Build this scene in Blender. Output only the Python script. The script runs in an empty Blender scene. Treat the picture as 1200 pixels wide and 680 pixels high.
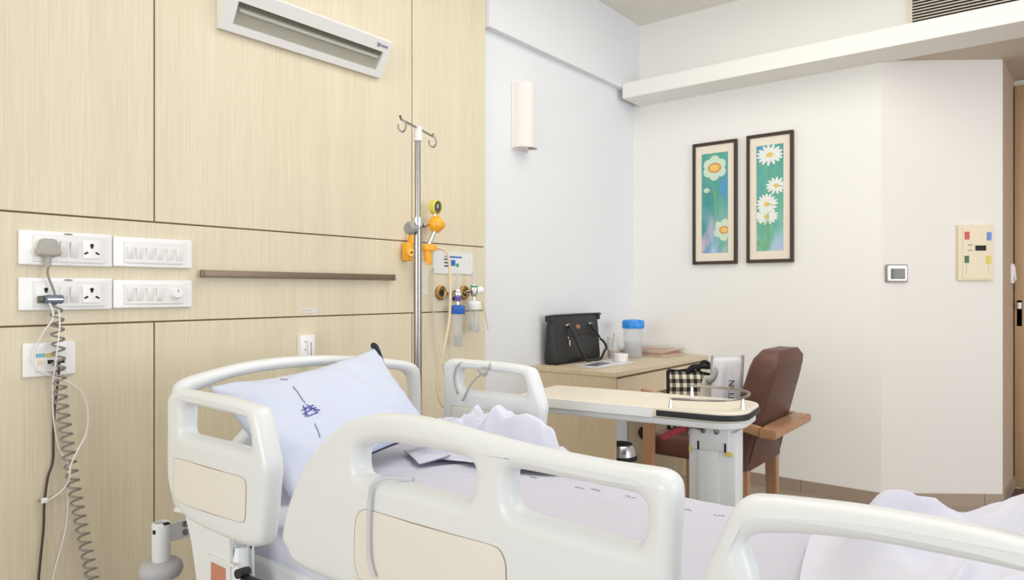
import bpy, bmesh, math, random
from mathutils import Vector, Matrix, noise
random.seed(7)
S = bpy.context.scene
COL = S.collection
PI = math.pi

# ------------------------------------------------------------------ camera model (used to survey the room)
YAW = math.radians(38.3)
H = 1.2                      # eye height above the survey datum (the floor lies 9 cm below the datum)
FZ = -0.09
FPX = 813.0
FWD = (math.cos(YAW), math.sin(YAW)); RGT = (math.sin(YAW), -math.cos(YAW))
D = 2.48                     # panelled headboard wall (plane y = D)
DW = 2.50                    # plaster beside the panelling
L = 4.64                     # back wall (plane x = L)

def at(px, py, x=None, y=None, z=None, d=None):
    r = (px-600)/FPX; t = (341-py)/FPX
    dx = FWD[0]+r*RGT[0]; dy = FWD[1]+r*RGT[1]
    if x is not None: d = x/dx
    elif y is not None: d = y/dy
    elif z is not None: d = (z-H)/t
    return Vector((dx*d, dy*d, H+t*d))

# ------------------------------------------------------------------ materials
def lin(c):
    def f(v):
        v /= 255.0
        return v/12.92 if v <= .04045 else ((v+.055)/1.055)**2.4
    return (f(c[0]), f(c[1]), f(c[2]), 1)

def mat(name, rgb, rough=.5, metal=0.0, var=.03, scale=8.0, bump=0.0, alpha=1.0, trans=0.0, coat=0.0, bscale=None):
    m = bpy.data.materials.new(name); m.use_nodes = True
    nt = m.node_tree; b = nt.nodes['Principled BSDF']
    tc = nt.nodes.new('ShaderNodeTexCoord')
    nz = nt.nodes.new('ShaderNodeTexNoise'); nz.inputs['Scale'].default_value = scale; nz.inputs['Detail'].default_value = 4
    nt.links.new(tc.outputs['Object'], nz.inputs['Vector'])
    mx = nt.nodes.new('ShaderNodeMix'); mx.data_type = 'RGBA'
    c = lin(rgb)
    mx.inputs[6].default_value = tuple(max(0, v*(1-var)) for v in c[:3])+(1,)
    mx.inputs[7].default_value = tuple(min(1, v*(1+var)) for v in c[:3])+(1,)
    nt.links.new(nz.outputs['Fac'], mx.inputs[0])
    nt.links.new(mx.outputs[2], b.inputs['Base Color'])
    b.inputs['Roughness'].default_value = rough; b.inputs['Metallic'].default_value = metal
    b.inputs['Alpha'].default_value = alpha
    b.inputs['Transmission Weight'].default_value = trans
    b.inputs['Coat Weight'].default_value = coat
    if bump:
        n2 = nt.nodes.new('ShaderNodeTexNoise'); n2.inputs['Scale'].default_value = bscale or scale*6; n2.inputs['Detail'].default_value = 3
        nt.links.new(tc.outputs['Object'], n2.inputs['Vector'])
        bp = nt.nodes.new('ShaderNodeBump'); bp.inputs['Strength'].default_value = bump; bp.inputs['Distance'].default_value = .004
        nt.links.new(n2.outputs['Fac'], bp.inputs['Height']); nt.links.new(bp.outputs['Normal'], b.inputs['Normal'])
    return m

def grain(name, dark, light, stretch=(60, 60, 1.2), rough=.45, big=.25):
    """fine vertical wood veneer streaks"""
    m = bpy.data.materials.new(name); m.use_nodes = True
    nt = m.node_tree; b = nt.nodes['Principled BSDF']
    tc = nt.nodes.new('ShaderNodeTexCoord')
    mp = nt.nodes.new('ShaderNodeMapping'); mp.inputs['Scale'].default_value = stretch
    nt.links.new(tc.outputs['Object'], mp.inputs['Vector'])
    n1 = nt.nodes.new('ShaderNodeTexNoise'); n1.inputs['Scale'].default_value = 2.6; n1.inputs['Detail'].default_value = 6; n1.inputs['Roughness'].default_value = .65
    nt.links.new(mp.outputs['Vector'], n1.inputs['Vector'])
    mp2 = nt.nodes.new('ShaderNodeMapping'); mp2.inputs['Scale'].default_value = tuple(s*.12 for s in stretch)
    nt.links.new(tc.outputs['Object'], mp2.inputs['Vector'])
    n2 = nt.nodes.new('ShaderNodeTexNoise'); n2.inputs['Scale'].default_value = 1.5; n2.inputs['Detail'].default_value = 3
    nt.links.new(mp2.outputs['Vector'], n2.inputs['Vector'])
    ad = nt.nodes.new('ShaderNodeMix'); ad.data_type = 'FLOAT'; ad.inputs[0].default_value = big
    nt.links.new(n1.outputs['Fac'], ad.inputs[2]); nt.links.new(n2.outputs['Fac'], ad.inputs[3])
    cr = nt.nodes.new('ShaderNodeValToRGB')
    cr.color_ramp.elements[0].position = .3; cr.color_ramp.elements[0].color = lin(dark)
    cr.color_ramp.elements[1].position = .7; cr.color_ramp.elements[1].color = lin(light)
    nt.links.new(ad.outputs[0], cr.inputs['Fac']); nt.links.new(cr.outputs['Color'], b.inputs['Base Color'])
    b.inputs['Roughness'].default_value = rough
    return m

def checker_mat(name, c1, c2, c3, scale):
    m = bpy.data.materials.new(name); m.use_nodes = True
    nt = m.node_tree; b = nt.nodes['Principled BSDF']
    uv = nt.nodes.new('ShaderNodeUVMap'); uv.uv_map = 'UVMap'
    sp = nt.nodes.new('ShaderNodeSeparateXYZ'); nt.links.new(uv.outputs['UV'], sp.inputs[0])
    outs = []
    for k in range(2):
        a = nt.nodes.new('ShaderNodeMath'); a.operation = 'MULTIPLY'; a.inputs[1].default_value = scale[k]
        nt.links.new(sp.outputs[k], a.inputs[0])
        f = nt.nodes.new('ShaderNodeMath'); f.operation = 'FRACT'; nt.links.new(a.outputs[0], f.inputs[0])
        g = nt.nodes.new('ShaderNodeMath'); g.operation = 'GREATER_THAN'; g.inputs[1].default_value = .5
        nt.links.new(f.outputs[0], g.inputs[0]); outs.append(g)
    s = nt.nodes.new('ShaderNodeMath'); s.operation = 'ADD'
    nt.links.new(outs[0].outputs[0], s.inputs[0]); nt.links.new(outs[1].outputs[0], s.inputs[1])
    h = nt.nodes.new('ShaderNodeMath'); h.operation = 'MULTIPLY'; h.inputs[1].default_value = .5
    nt.links.new(s.outputs[0], h.inputs[0])
    cr = nt.nodes.new('ShaderNodeValToRGB'); cr.color_ramp.interpolation = 'CONSTANT'
    e = cr.color_ramp.elements
    e[0].position = 0; e[0].color = lin(c1); e[1].position = .75; e[1].color = lin(c3)
    n = e.new(.3); n.color = lin(c2)
    nt.links.new(h.outputs[0], cr.inputs['Fac']); nt.links.new(cr.outputs['Color'], b.inputs['Base Color'])
    b.inputs['Roughness'].default_value = .85
    return m

def painting_mat(name, seed):
    """soft teal-green watercolour wash, blue patches, lilac clouds towards the foot of the print"""
    m = bpy.data.materials.new(name); m.use_nodes = True
    nt = m.node_tree; b = nt.nodes['Principled BSDF']; N = nt.nodes.new; K = nt.links.new
    tc = N('ShaderNodeTexCoord')
    def ns(scale, off, st=(1, 1, .5)):
        mp = N('ShaderNodeMapping'); mp.inputs['Location'].default_value = (off, off*2, off*.7); mp.inputs['Scale'].default_value = st
        K(tc.outputs['Object'], mp.inputs['Vector'])
        n = N('ShaderNodeTexNoise'); n.inputs['Scale'].default_value = scale; n.inputs['Detail'].default_value = 2; K(mp.outputs['Vector'], n.inputs['Vector']); return n
    cr_ = N('ShaderNodeValToRGB'); e = cr_.color_ramp.elements
    e[0].position = .32; e[0].color = lin((62, 148, 150)); e[1].position = .68; e[1].color = lin((112, 186, 158)); K(ns(7, seed, (1, 1, .3)).outputs['Fac'], cr_.inputs['Fac'])
    sp = N('ShaderNodeSeparateXYZ'); K(tc.outputs['Object'], sp.inputs[0])
    def layer(prev, col, n, lo, hi, z0, z1):
        a = N('ShaderNodeMapRange'); a.inputs['From Min'].default_value = lo; a.inputs['From Max'].default_value = hi; K(n.outputs['Fac'], a.inputs['Value'])
        z = N('ShaderNodeMapRange'); z.inputs['From Min'].default_value = z0; z.inputs['From Max'].default_value = z1; K(sp.outputs[2], z.inputs['Value'])
        mu = N('ShaderNodeMath'); mu.operation = 'MULTIPLY'; K(a.outputs[0], mu.inputs[0]); K(z.outputs[0], mu.inputs[1])
        mx = N('ShaderNodeMix'); mx.data_type = 'RGBA'; K(mu.outputs[0], mx.inputs[0]); K(prev, mx.inputs[6]); mx.inputs[7].default_value = lin(col); return mx.outputs[2]
    o = layer(cr_.outputs['Color'], (80, 150, 208), ns(9, seed+3), .56, .72, 0, .02)
    o = layer(o, (176, 200, 226), ns(7, seed+8), .44, .62, .42, .1)
    o = layer(o, (208, 186, 206), ns(10, seed+5), .54, .66, .4, .1)
    K(o, b.inputs['Base Color']); b.inputs['Roughness'].default_value = .4
    return m

M = dict(
    plaster=mat('plaster_white', (238, 237, 233), .75, var=.012, scale=2, bump=.05, bscale=120),
    plaster_warm_lit=mat('plaster_warm_light_tint', (242, 241, 237), .75, var=.012, scale=2, bump=.05, bscale=120),  # same paint as the left wall, colour warmed for the light there
    plaster_day_lit=mat('plaster_daylight_tint', (231, 234, 237), .75, var=.012, scale=2, bump=.05, bscale=120),  # same paint as the back wall, bluish daylight put into the colour
    plaster_shaded=mat('plaster_shade_tint', (231, 228, 223), .75, var=.015, scale=2),  # wall paint darkened: shade on the entrance side put into the colour
    ceiling=mat('ceiling_white', (236, 232, 224), .8, var=.01, scale=2),
    veneer=grain('pale_ash_veneer', (214, 202, 174), (232, 223, 199)),
    veneer_gap=mat('veneer_joint', (150, 120, 88), .8),
    floor=mat('beige_vinyl_floor', (164, 148, 134), .4, var=.03, scale=5),
    skirt=mat('tan_tile_skirting', (168, 150, 134), .35, var=.04, scale=6),
    bedplastic=mat('cream_bed_plastic', (230, 234, 235), .32, var=.01, scale=3, coat=.15),
    inset=mat('cream_inset_panel', (233, 230, 220), .42, var=.01, scale=3),
    seam=mat('panel_seam', (158, 146, 126), .6),
    whitemetal=mat('white_painted_metal', (224, 228, 230), .38, var=.015, scale=4),
    sheet=mat('white_bed_linen', (208, 209, 223), .9, var=.012, scale=5, bump=.15, bscale=40),
    sheet2=mat('white_cotton', (220, 222, 236), .9, var=.012, scale=5, bump=.15, bscale=40),
    pillow=mat('pillow_cotton', (210, 217, 236), .9, var=.012, scale=6, bump=.12, bscale=45),
    mattress=mat('mattress_cover_grey', (196, 190, 194), .7),
    ink=mat('blue_print_ink', (92, 98, 170), .8),
    inkgrey=mat('grey_print_ink', (138, 142, 164), .8),
    navy=mat('navy_piping', (44, 48, 66), .8),
    steel=mat('stainless_steel', (158, 154, 150), .3, 1.0, var=.03),
    chrome=mat('chrome', (214, 214, 212), .12, 1.0, var=.02),
    brownmetal=mat('bronze_anodised_metal', (134, 116, 100), .42, .55, var=.05),
    whiteplastic=mat('white_switch_plastic', (243, 243, 243), .3, var=.006, scale=5, coat=.2),
    whiteplastic2=mat('off_white_rocker_plastic', (236, 236, 234), .3, var=.006, scale=5),
    creamplastic=mat('cream_plastic', (228, 215, 186), .45),
    hole=mat('dark_hole', (26, 24, 22), .7),
    greyplastic=mat('grey_plug_plastic', (176, 172, 164), .5),
    greycord=mat('grey_coiled_cord', (146, 140, 132), .5),
    whitecord=mat('white_cord', (234, 232, 228), .5),
    blackcord=mat('dark_brown_cord', (72, 58, 50), .5),
    creamhose=mat('cream_rubber_hose', (224, 210, 180), .45),
    clearhose=mat('clear_tube', (214, 210, 202), .15, alpha=.55),
    bluegrey=mat('blue_grey_device', (96, 104, 126), .3, coat=.3),
    yellow=mat('yellow_plastic', (247, 178, 42), .35, coat=.2),
    gaugeyellow=mat('lime_yellow_plastic', (226, 214, 92), .4),
    gauge=mat('gauge_face', (84, 84, 72), .3),
    clampgrey=mat('grey_clamp_plastic', (156, 156, 154), .5),
    blue=mat('blue_plastic', (34, 104, 196), .35, coat=.2),
    brightblue=mat('bright_blue_lid', (38, 142, 232), .35, coat=.2),
    green=mat('green_plastic', (52, 158, 106), .4),
    red=mat('red_plastic', (206, 62, 60), .4),
    redgrip=mat('red_rubber_grip', (176, 58, 72), .45),
    olive=mat('dark_green_plastic', (66, 104, 60), .5),
    mustard=mat('yellow_tag', (222, 202, 74), .5),
    orange=mat('orange_label', (196, 132, 108), .5),
    brass=mat('brass', (176, 140, 90), .3, .9),
    clear=mat('clear_plastic', (226, 230, 230), .08, alpha=.32),
    glass=mat('clear_glass', (228, 230, 226), .03, alpha=.28),
    water=mat('pale_liquid', (206, 208, 214), .1, alpha=.45),
    tea=mat('amber_tea', (150, 112, 66), .4, alpha=.7),
    lens=mat('grey_diffuser', (170, 168, 156), .25, var=.05, scale=3, coat=.4),
    lensdark=mat('dark_lens_edge', (110, 106, 94), .4),
    tube=mat('fluorescent_tube', (188, 190, 180), .3),
    leather=mat('black_leather', (34, 34, 36), .4, var=.2, scale=30, bump=.25, bscale=260),
    gold=mat('gold_metal', (206, 170, 108), .25, 1.0),
    bronze=mat('bronze_badge', (176, 122, 92), .35, .7),
    paper=mat('glossy_paper', (236, 232, 232), .35, var=.01),
    photo=mat('dark_photo_print', (110, 108, 118), .35, var=.5, scale=25),
    news=mat('newsprint', (206, 186, 170), .8, var=.14, scale=16),
    newsred=mat('newsprint_red_picture', (186, 146, 128), .8, var=.3, scale=40),
    deskwood=grain('desk_laminate', (202, 183, 152), (221, 205, 176), (40, 40, 1.0), .45),
    deskedge=mat('desk_edge_band', (216, 200, 170), .45),
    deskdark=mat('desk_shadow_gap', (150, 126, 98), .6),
    tabletop=mat('overbed_table_laminate', (230, 222, 205), .4, var=.02, scale=8),
    black=mat('black_rubber', (34, 36, 38), .5),
    chairleather=mat('brown_leatherette', (92, 57, 47), .45, var=.07, scale=14, bump=.1, bscale=200),
    chairwood=grain('oak_chair_wood', (166, 124, 92), (188, 146, 112), (30, 30, 2), .4),
    frame=mat('dark_brown_frame', (62, 48, 40), .35),
    mount=mat('cream_picture_mount', (238, 228, 210), .6, var=.008),
    petal=mat('white_petal_paint', (232, 238, 232), .5, var=.05, scale=60),
    petalmint=mat('mint_petal_paint', (206, 228, 204), .5, var=.06, scale=60),
    daisyeye=mat('yellow_flower_eye', (232, 200, 104), .5, var=.15, scale=90),
    eyeorange=mat('orange_flower_eye', (214, 138, 92), .5, var=.1, scale=90),
    stem=mat('green_stem_paint', (132, 186, 120), .5),
    bluewash=mat('blue_wash_paint', (74, 146, 206), .5),
    lilacwash=mat('lilac_wash_paint', (168, 186, 222), .5),
    pinkwash=mat('pink_wash_paint', (212, 168, 186), .5),
    grille=mat('grille_white', (226, 218, 204), .5),
    grilledark=mat('grille_dark', (60, 54, 48), .8),
    sconce=mat('white_sconce_glass', (238, 233, 228), .4, var=.01),
    screen=mat('lcd_screen_grey', (92, 90, 80), .2),
    greybezel=mat('grey_bezel', (150, 146, 140), .4),
    doorwood=grain('door_wood', (168, 138, 102), (190, 160, 122), (30, 30, 1), .45),
    doordark=grain('door_dark_wood', (104, 74, 54), (122, 90, 68), (30, 30, 1), .45),
    bin=mat('bin_steel', (200, 202, 206), .25, 1.0),
    checks=checker_mat('black_white_gingham', (232, 226, 208), (130, 124, 112), (24, 24, 28), (7, 7)),
    blackcloth=mat('black_cloth', (30, 30, 34), .9),
    totewhite=mat('white_cloth', (224, 225, 232), .85, var=.02),
    totegrey=mat('grey_cloth', (166, 166, 168), .85, var=.03),
    totebeige=mat('beige_cloth', (206, 200, 186), .85, var=.03),
    textblack=mat('black_lettering', (40, 44, 58), .7),
    sticker=mat('white_sticker', (226, 220, 220), .5),
    stickerink=mat('grey_sticker_ink', (150, 142, 150), .6),
    tagcream=mat('cream_jack', (240, 224, 196), .5),
    tagteal=mat('teal_label', (120, 196, 206), .5),
    tagyellow=mat('pale_yellow_label', (232, 210, 120), .5),
    bumpergrey=mat('grey_bumper_rubber', (184, 184, 188), .5),
    platewhite=mat('gas_label_plate', (228, 230, 230), .3),
)

# ------------------------------------------------------------------ mesh helpers
def B(): return bmesh.new()

def box(bm, a, b, bev=0.0, seg=2, rot=None, piv=None):
    a = Vector(a); b = Vector(b)
    r = bmesh.ops.create_cube(bm, size=1)
    vs = r['verts']; s = b-a; c = (a+b)/2
    for v in vs: v.co = Vector((v.co.x*s.x, v.co.y*s.y, v.co.z*s.z))+c
    if bev:
        es = list({e for v in vs for e in v.link_edges})
        q = bmesh.ops.bevel(bm, geom=es, offset=bev, segments=seg, profile=.5, affect='EDGES', clamp_overlap=True)
        vs = list({v for f in q['faces'] for v in f.verts} | {v for v in vs if v.is_valid})
    if rot is not None:
        p = Vector(piv) if piv is not None else c
        for v in vs: v.co = rot @ (v.co-p)+p
    return vs

def frame_of(d):
    d = d.normalized()
    up = Vector((0, 0, 1)) if abs(d.z) < .9 else Vector((1, 0, 0))
    a = d.cross(up).normalized(); b = a.cross(d).normalized()
    return a, b

def cr(pts, n=8, closed=False):
    P = [Vector(p) for p in pts]; out = []; N = len(P)
    rng = N if closed else N-1
    for i in range(rng):
        if closed: p0, p1, p2, p3 = P[(i-1) % N], P[i], P[(i+1) % N], P[(i+2) % N]
        else: p0, p1, p2, p3 = P[max(i-1, 0)], P[i], P[i+1], P[min(i+2, N-1)]
        for k in range(n):
            t = k/n
            out.append(.5*((2*p1)+(p2-p0)*t+(2*p0-5*p1+4*p2-p3)*t*t+(3*p1-p0-3*p2+p3)*t**3))
    if not closed: out.append(P[-1])
    return out

def tube(bm, pts, r, n=10, smooth=0, closed=False, cap=True):
    P = cr(pts, smooth, closed) if smooth else [Vector(p) for p in pts]
    N = len(P); rings = []
    a = None
    for i, p in enumerate(P):
        if closed: t = P[(i+1) % N]-P[(i-1) % N]
        else: t = P[min(i+1, N-1)]-P[max(i-1, 0)]
        t.normalize()
        if a is None: a, b = frame_of(t)
        else:
            a = (a-t*a.dot(t)).normalized(); b = t.cross(a)
        rr = r(i/(N-1)) if callable(r) else r
        rings.append([bm.verts.new(p+(a*math.cos(2*PI*k/n)+b*math.sin(2*PI*k/n))*rr) for k in range(n)])
    for i in range(N if closed else N-1):
        A = rings[i]; C = rings[(i+1) % N]
        for k in range(n): bm.faces.new((A[k], A[(k+1) % n], C[(k+1) % n], C[k]))
    if cap and not closed:
        bm.faces.new(rings[0][::-1]); bm.faces.new(rings[-1])

def cyl(bm, p, q, r, r2=None, n=20):
    p = Vector(p); q = Vector(q); a, b = frame_of(q-p)
    r2 = r if r2 is None else r2
    A = [bm.verts.new(p+(a*math.cos(2*PI*k/n)+b*math.sin(2*PI*k/n))*r) for k in range(n)]
    C = [bm.verts.new(q+(a*math.cos(2*PI*k/n)+b*math.sin(2*PI*k/n))*r2) for k in range(n)]
    for k in range(n): bm.faces.new((A[k], A[(k+1) % n], C[(k+1) % n], C[k]))
    bm.faces.new(A[::-1]); bm.faces.new(C)

def lathe(bm, base, prof, n=28, axis=(0, 0, 1)):
    """prof = [(radius, distance along axis)]"""
    base = Vector(base); ax = Vector(axis).normalized(); a, b = frame_of(ax); rings = []
    for r, h in prof:
        if r < 1e-5: rings.append([bm.verts.new(base+ax*h)])
        else: rings.append([bm.verts.new(base+ax*h+(a*math.cos(2*PI*k/n)+b*math.sin(2*PI*k/n))*r) for k in range(n)])
    for A, C in zip(rings, rings[1:]):
        for k in range(n):
            k2 = (k+1) % n
            if len(A) == 1 and len(C) == 1: continue
            if len(A) == 1: bm.faces.new((A[0], C[k2], C[k]))
            elif len(C) == 1: bm.faces.new((A[k], A[k2], C[0]))
            else: bm.faces.new((A[k], A[k2], C[k2], C[k]))

def sph(bm, c, r, n=20, m=12, sc=(1, 1, 1)):
    q = bmesh.ops.create_uvsphere(bm, u_segments=n, v_segments=m, radius=1)
    for v in q['verts']: v.co = Vector((v.co.x*r*sc[0], v.co.y*r*sc[1], v.co.z*r*sc[2]))+Vector(c)

def prism(bm, poly, off):
    """poly: list of 3D points, off: extrusion vector"""
    off = Vector(off)
    A = [bm.verts.new(Vector(p)) for p in poly]; C = [bm.verts.new(Vector(p)+off) for p in poly]
    n = len(A)
    bm.faces.new(A[::-1]); bm.faces.new(C)
    for k in range(n): bm.faces.new((A[k], A[(k+1) % n], C[(k+1) % n], C[k]))

def rrect(x0, y0, x1, y1, r, n=6):
    out = []
    for cx, cy, a0 in ((x1-r, y1-r, 0), (x0+r, y1-r, 90), (x0+r, y0+r, 180), (x1-r, y0+r, 270)):
        for k in range(n+1):
            a = math.radians(a0+90*k/n); out.append((cx+r*math.cos(a), cy+r*math.sin(a)))
    return out

def sheet_outline(outer, holes, depth, bevel, tf):
    """flat shape with holes, rounded edges: a filled curve turned into a mesh, then placed by tf(a, b, c)"""
    cu = bpy.data.curves.new('outline', 'CURVE'); cu.dimensions = '2D'; cu.fill_mode = 'BOTH'
    cu.extrude = max(depth/2-bevel, 0.0005); cu.bevel_depth = bevel; cu.bevel_resolution = 4; cu.offset = -bevel
    for poly in [outer]+holes:
        s = cu.splines.new('POLY'); s.points.add(len(poly)-1); s.use_cyclic_u = True
        for k, p in enumerate(poly): s.points[k].co = (p[0], p[1], 0, 1)
    o = bpy.data.objects.new('outline', cu); COL.objects.link(o)
    dg = bpy.context.evaluated_depsgraph_get(); dg.update()
    me = bpy.data.meshes.new_from_object(o.evaluated_get(dg))
    bpy.data.objects.remove(o); bpy.data.curves.remove(cu)
    bm = B(); bm.from_mesh(me); bpy.data.meshes.remove(me)
    for v in bm.verts: v.co = Vector(tf(v.co.x, v.co.y, v.co.z))
    bmesh.ops.remove_doubles(bm, verts=bm.verts, dist=1e-5)
    bmesh.ops.recalc_face_normals(bm, faces=bm.faces)
    return bm

def text_bm(s, size, tf, depth=.0006):
    cu = bpy.data.curves.new('lettering', 'FONT'); cu.body = s; cu.size = size; cu.extrude = depth; cu.align_x = 'CENTER'; cu.align_y = 'CENTER'
    o = bpy.data.objects.new('lettering', cu); COL.objects.link(o)
    dg = bpy.context.evaluated_depsgraph_get(); dg.update()
    me = bpy.data.meshes.new_from_object(o.evaluated_get(dg))
    bpy.data.objects.remove(o); bpy.data.curves.remove(cu)
    bm = B(); bm.from_mesh(me); bpy.data.meshes.remove(me)
    for v in bm.verts: v.co = Vector(tf(v.co.x, v.co.y, v.co.z))
    return bm

ROOTLOC = {}
def finish(name, bm, m, loc, smooth, angle):
    bmesh.ops.recalc_face_normals(bm, faces=bm.faces)
    for v in bm.verts: v.co -= loc
    me = bpy.data.meshes.new(name); bm.to_mesh(me); bm.free()
    if smooth:
        for p in me.polygons: p.use_smooth = True
        me.set_sharp_from_angle(angle=math.radians(angle))
    me.materials.append(m)
    o = bpy.data.objects.new(name, me); COL.objects.link(o)
    return o

def part(name, bm, m, parent, label=None, smooth=True, angle=40):
    """a part of a thing: geometry given in room coordinates"""
    loc = ROOTLOC[parent.name]
    o = finish(name, bm, m, loc, smooth, angle)
    o.parent = parent; ROOTLOC[o.name] = loc
    if label: o['label'] = label
    return o

def thing(name, label, cat, loc, group=None):
    o = bpy.data.objects.new(name, None); o.empty_display_size = .05; COL.objects.link(o)
    o.location = loc; ROOTLOC[o.name] = Vector(loc)
    o['label'] = label; o['category'] = cat
    if group: o['group'] = group
    return o

def each(name, bm, m, parent, smooth=True):
    """every loose piece of bm becomes a part of its own"""
    bm.verts.index_update(); bm.verts.ensure_lookup_table(); seen = set()
    for v0 in list(bm.verts):
        if v0.index in seen: continue
        st_ = [v0]; isl = []; seen.add(v0.index)
        while st_:
            v = st_.pop(); isl.append(v)
            for e in v.link_edges:
                w_ = e.other_vert(v)
                if w_.index not in seen: seen.add(w_.index); st_.append(w_)
        nb = B(); mp_ = {v.index: nb.verts.new(v.co) for v in isl}
        for f in {f for v in isl for f in v.link_faces}: nb.faces.new([mp_[v.index] for v in f.verts])
        part(name, nb, m, parent, smooth=smooth)
    bm.free()

def solo(name, bm, m, label, cat, group=None, smooth=True, angle=40):
    """a thing that is one mesh (may still carry parts)"""
    xs = [v.co.x for v in bm.verts]; ys = [v.co.y for v in bm.verts]; zs = [v.co.z for v in bm.verts]
    loc = Vector(((min(xs)+max(xs))/2, (min(ys)+max(ys))/2, min(zs)))
    o = finish(name, bm, m, loc, smooth, angle)
    o.location = loc; ROOTLOC[o.name] = loc
    o['label'] = label; o['category'] = cat
    if group: o['group'] = group
    return o

def struct(name, bm, m, smooth=False):
    o = finish(name, bm, m, Vector((0, 0, 0)), smooth, 40); o['kind'] = 'structure'; ROOTLOC[o.name] = Vector((0, 0, 0))
    return o

# ================================================================== ROOM SHELL
bm = B(); box(bm, (-2.6, -3.2, FZ-.1), (6.6, 2.7, FZ)); struct('floor', bm, M['floor'])
bm = B(); box(bm, (-2.6, -3.2, 3.17), (L+.1, 2.7, 3.27)); struct('ceiling', bm, M['ceiling'])
# headboard wall: plaster behind, veneer boards in front with thin joints
bm = B(); box(bm, (-2.6, DW, FZ), (L+.1, DW+.15, 3.17)); struct('wall_left', bm, M['plaster_day_lit'])
WE = at(569, 340, y=D).x      # right-hand edge of the panelling
g = .0028
zc = [FZ, 1.092, 1.44, 3.17]
xg = [-.09, at(181, 300, y=D).x, at(483, 300, y=D).x]
bm = B()
for row in range(3):
    cuts = [-2.6]+(xg if row != 1 else [])+[WE]
    for a, b in zip(cuts, cuts[1:]):
        box(bm, (a+(g if a > -2.5 else 0), D, zc[row]+(g if row else 0)), (b-(g if b < WE-.01 else 0), DW-.004, zc[row+1]-(g if row < 2 else 0)), .0015, 1)
pan = struct('trim_1', bm, M['veneer'])
bm = B(); box(bm, (-2.6, DW-.006, FZ), (WE-.002, DW+.001, 3.17)); struct('trim_2', bm, M['veneer_gap'])
# beam above the plaster
bm = B(); box(bm, (WE+.001, 2.455, 2.652), (L+.1, DW+.02, 3.17)); struct('trim_3', bm, M['plaster_day_lit'])
# back wall with the chamfered corner of the entrance
C1 = at(1033, 340, x=L); C1.z = 0
C2 = at(1175, 340, d=4.14); C2.z = 0
C3 = at(1188, 340, d=4.56); C3.z = 0
bm = B(); box(bm, (L, C1.y, FZ), (L+.12, DW+.01, 3.17)); box(bm, (L, -3.2, 2.60), (L+.12, C1.y, 3.17)); struct('wall_back', bm, M['plaster_warm_lit'])
def wallprism(bm, a, b, z0, z1, t):
    a = Vector((a.x, a.y, z0)); b = Vector((b.x, b.y, z0)); d = (b-a).normalized(); n = Vector((d.y, -d.x, 0))*t
    prism(bm, [a, b, b+n, a+n], (0, 0, z1-z0))
bm = B(); wallprism(bm, C1, C2, FZ, 2.60, -.06); struct('wall_entrance', bm, M['plaster_shaded'])
bm = B(); wallprism(bm, C2, C3+(C3-C2)*.2, FZ, 2.60, -.12); struct('wall_passage', bm, mat('plaster_passage_shade', (190, 166, 146), .75, var=.015, scale=2))  # shade of the passage wall is painted in as darker plaster
# skirting tiles: joints every 60 cm
def skirt(name, a, b, h=.078, t=.012):
    bm = B(); a = Vector((a.x, a.y, 0)); b = Vector((b.x, b.y, 0)); d = b-a; Ln = d.length; d.normalize(); s = 0
    n = Vector((d.y, -d.x, 0))*t
    while s < Ln:
        e = min(s+.6, Ln); p = a+d*s; q = a+d*(e-.003)
        prism(bm, [(p.x, p.y, FZ), (q.x, q.y, FZ), (q.x+n.x, q.y+n.y, FZ), (p.x+n.x, p.y+n.y, FZ)], (0, 0, h)); s = e
    return struct(name, bm, M['skirt'])
skirt('baseboard_back', Vector((L, DW, 0)), C1)
skirt('baseboard_entrance', C1, C2)
skirt('baseboard_passage', C2, C3)
skirt('baseboard_left', Vector((WE, DW, 0)), Vector((L, DW, 0)))
# cornice shelf under the upper wall and the low ceiling of the entrance
bm = B(); box(bm, (4.375, -3.2, 2.572), (L+.02, 2.452, 2.682), .003, 1); struct('trim_4', bm, M['plaster_warm_lit'])
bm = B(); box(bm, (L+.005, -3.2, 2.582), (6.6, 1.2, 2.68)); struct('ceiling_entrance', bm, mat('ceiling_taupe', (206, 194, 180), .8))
bm = B(); prism(bm, [(C2.x+.02, C2.y-.03, FZ), (6.6, C2.y-.05, FZ), (6.6, -3.2, FZ), (C2.x+.02, -3.2, FZ)], (0, 0, .004)); struct('floor_passage_shade', bm, mat('passage_floor_shade_tint', (92, 74, 66), .4, var=.06))  # thin slab added over the floor, its dark colour stands for the passage shadow
# door at the end of the passage
DX = C3.x
bm = B(); box(bm, (DX+.02, -3.2, FZ), (DX+.14, -1.0, 2.6)); box(bm, (DX+.02, -1.0, 2.55), (DX+.14, C3.y+.1, 2.6)); struct('wall_far', bm, M['plaster_shaded'])
dr = bpy.data.objects.new('door_1', None); COL.objects.link(dr); dr.location = (DX, -.35, FZ); dr['kind'] = 'structure'; ROOTLOC[dr.name] = Vector((DX, -.35, FZ))
bm = B()
box(bm, (DX-.03, C3.y-.075, FZ), (DX+.07, C3.y-.004, 2.54), .006); box(bm, (DX-.03, -1.02, FZ), (DX+.07, -.95, 2.54), .006)
box(bm, (DX-.03, -.95, 2.47), (DX+.07, C3.y-.075, 2.54), .006); box(bm, (DX-.02, -.95, 2.14), (DX+.06, C3.y-.075, 2.2), .006)
part('door_frame', bm, M['doorwood'], dr)
bm = B(); box(bm, (DX+.005, -.948, FZ+.01), (DX+.045, C3.y-.078, 2.135), .003); dl = part('door_leaf', bm, M['doorwood'], dr)
bm = B(); box(bm, (DX+.01, -.948, 2.202), (DX+.03, C3.y-.078, 2.468)); part('transom_panel', bm, M['doordark'], dr)
bm = B()
hz = at(1195, 367, d=4.55)
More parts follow.
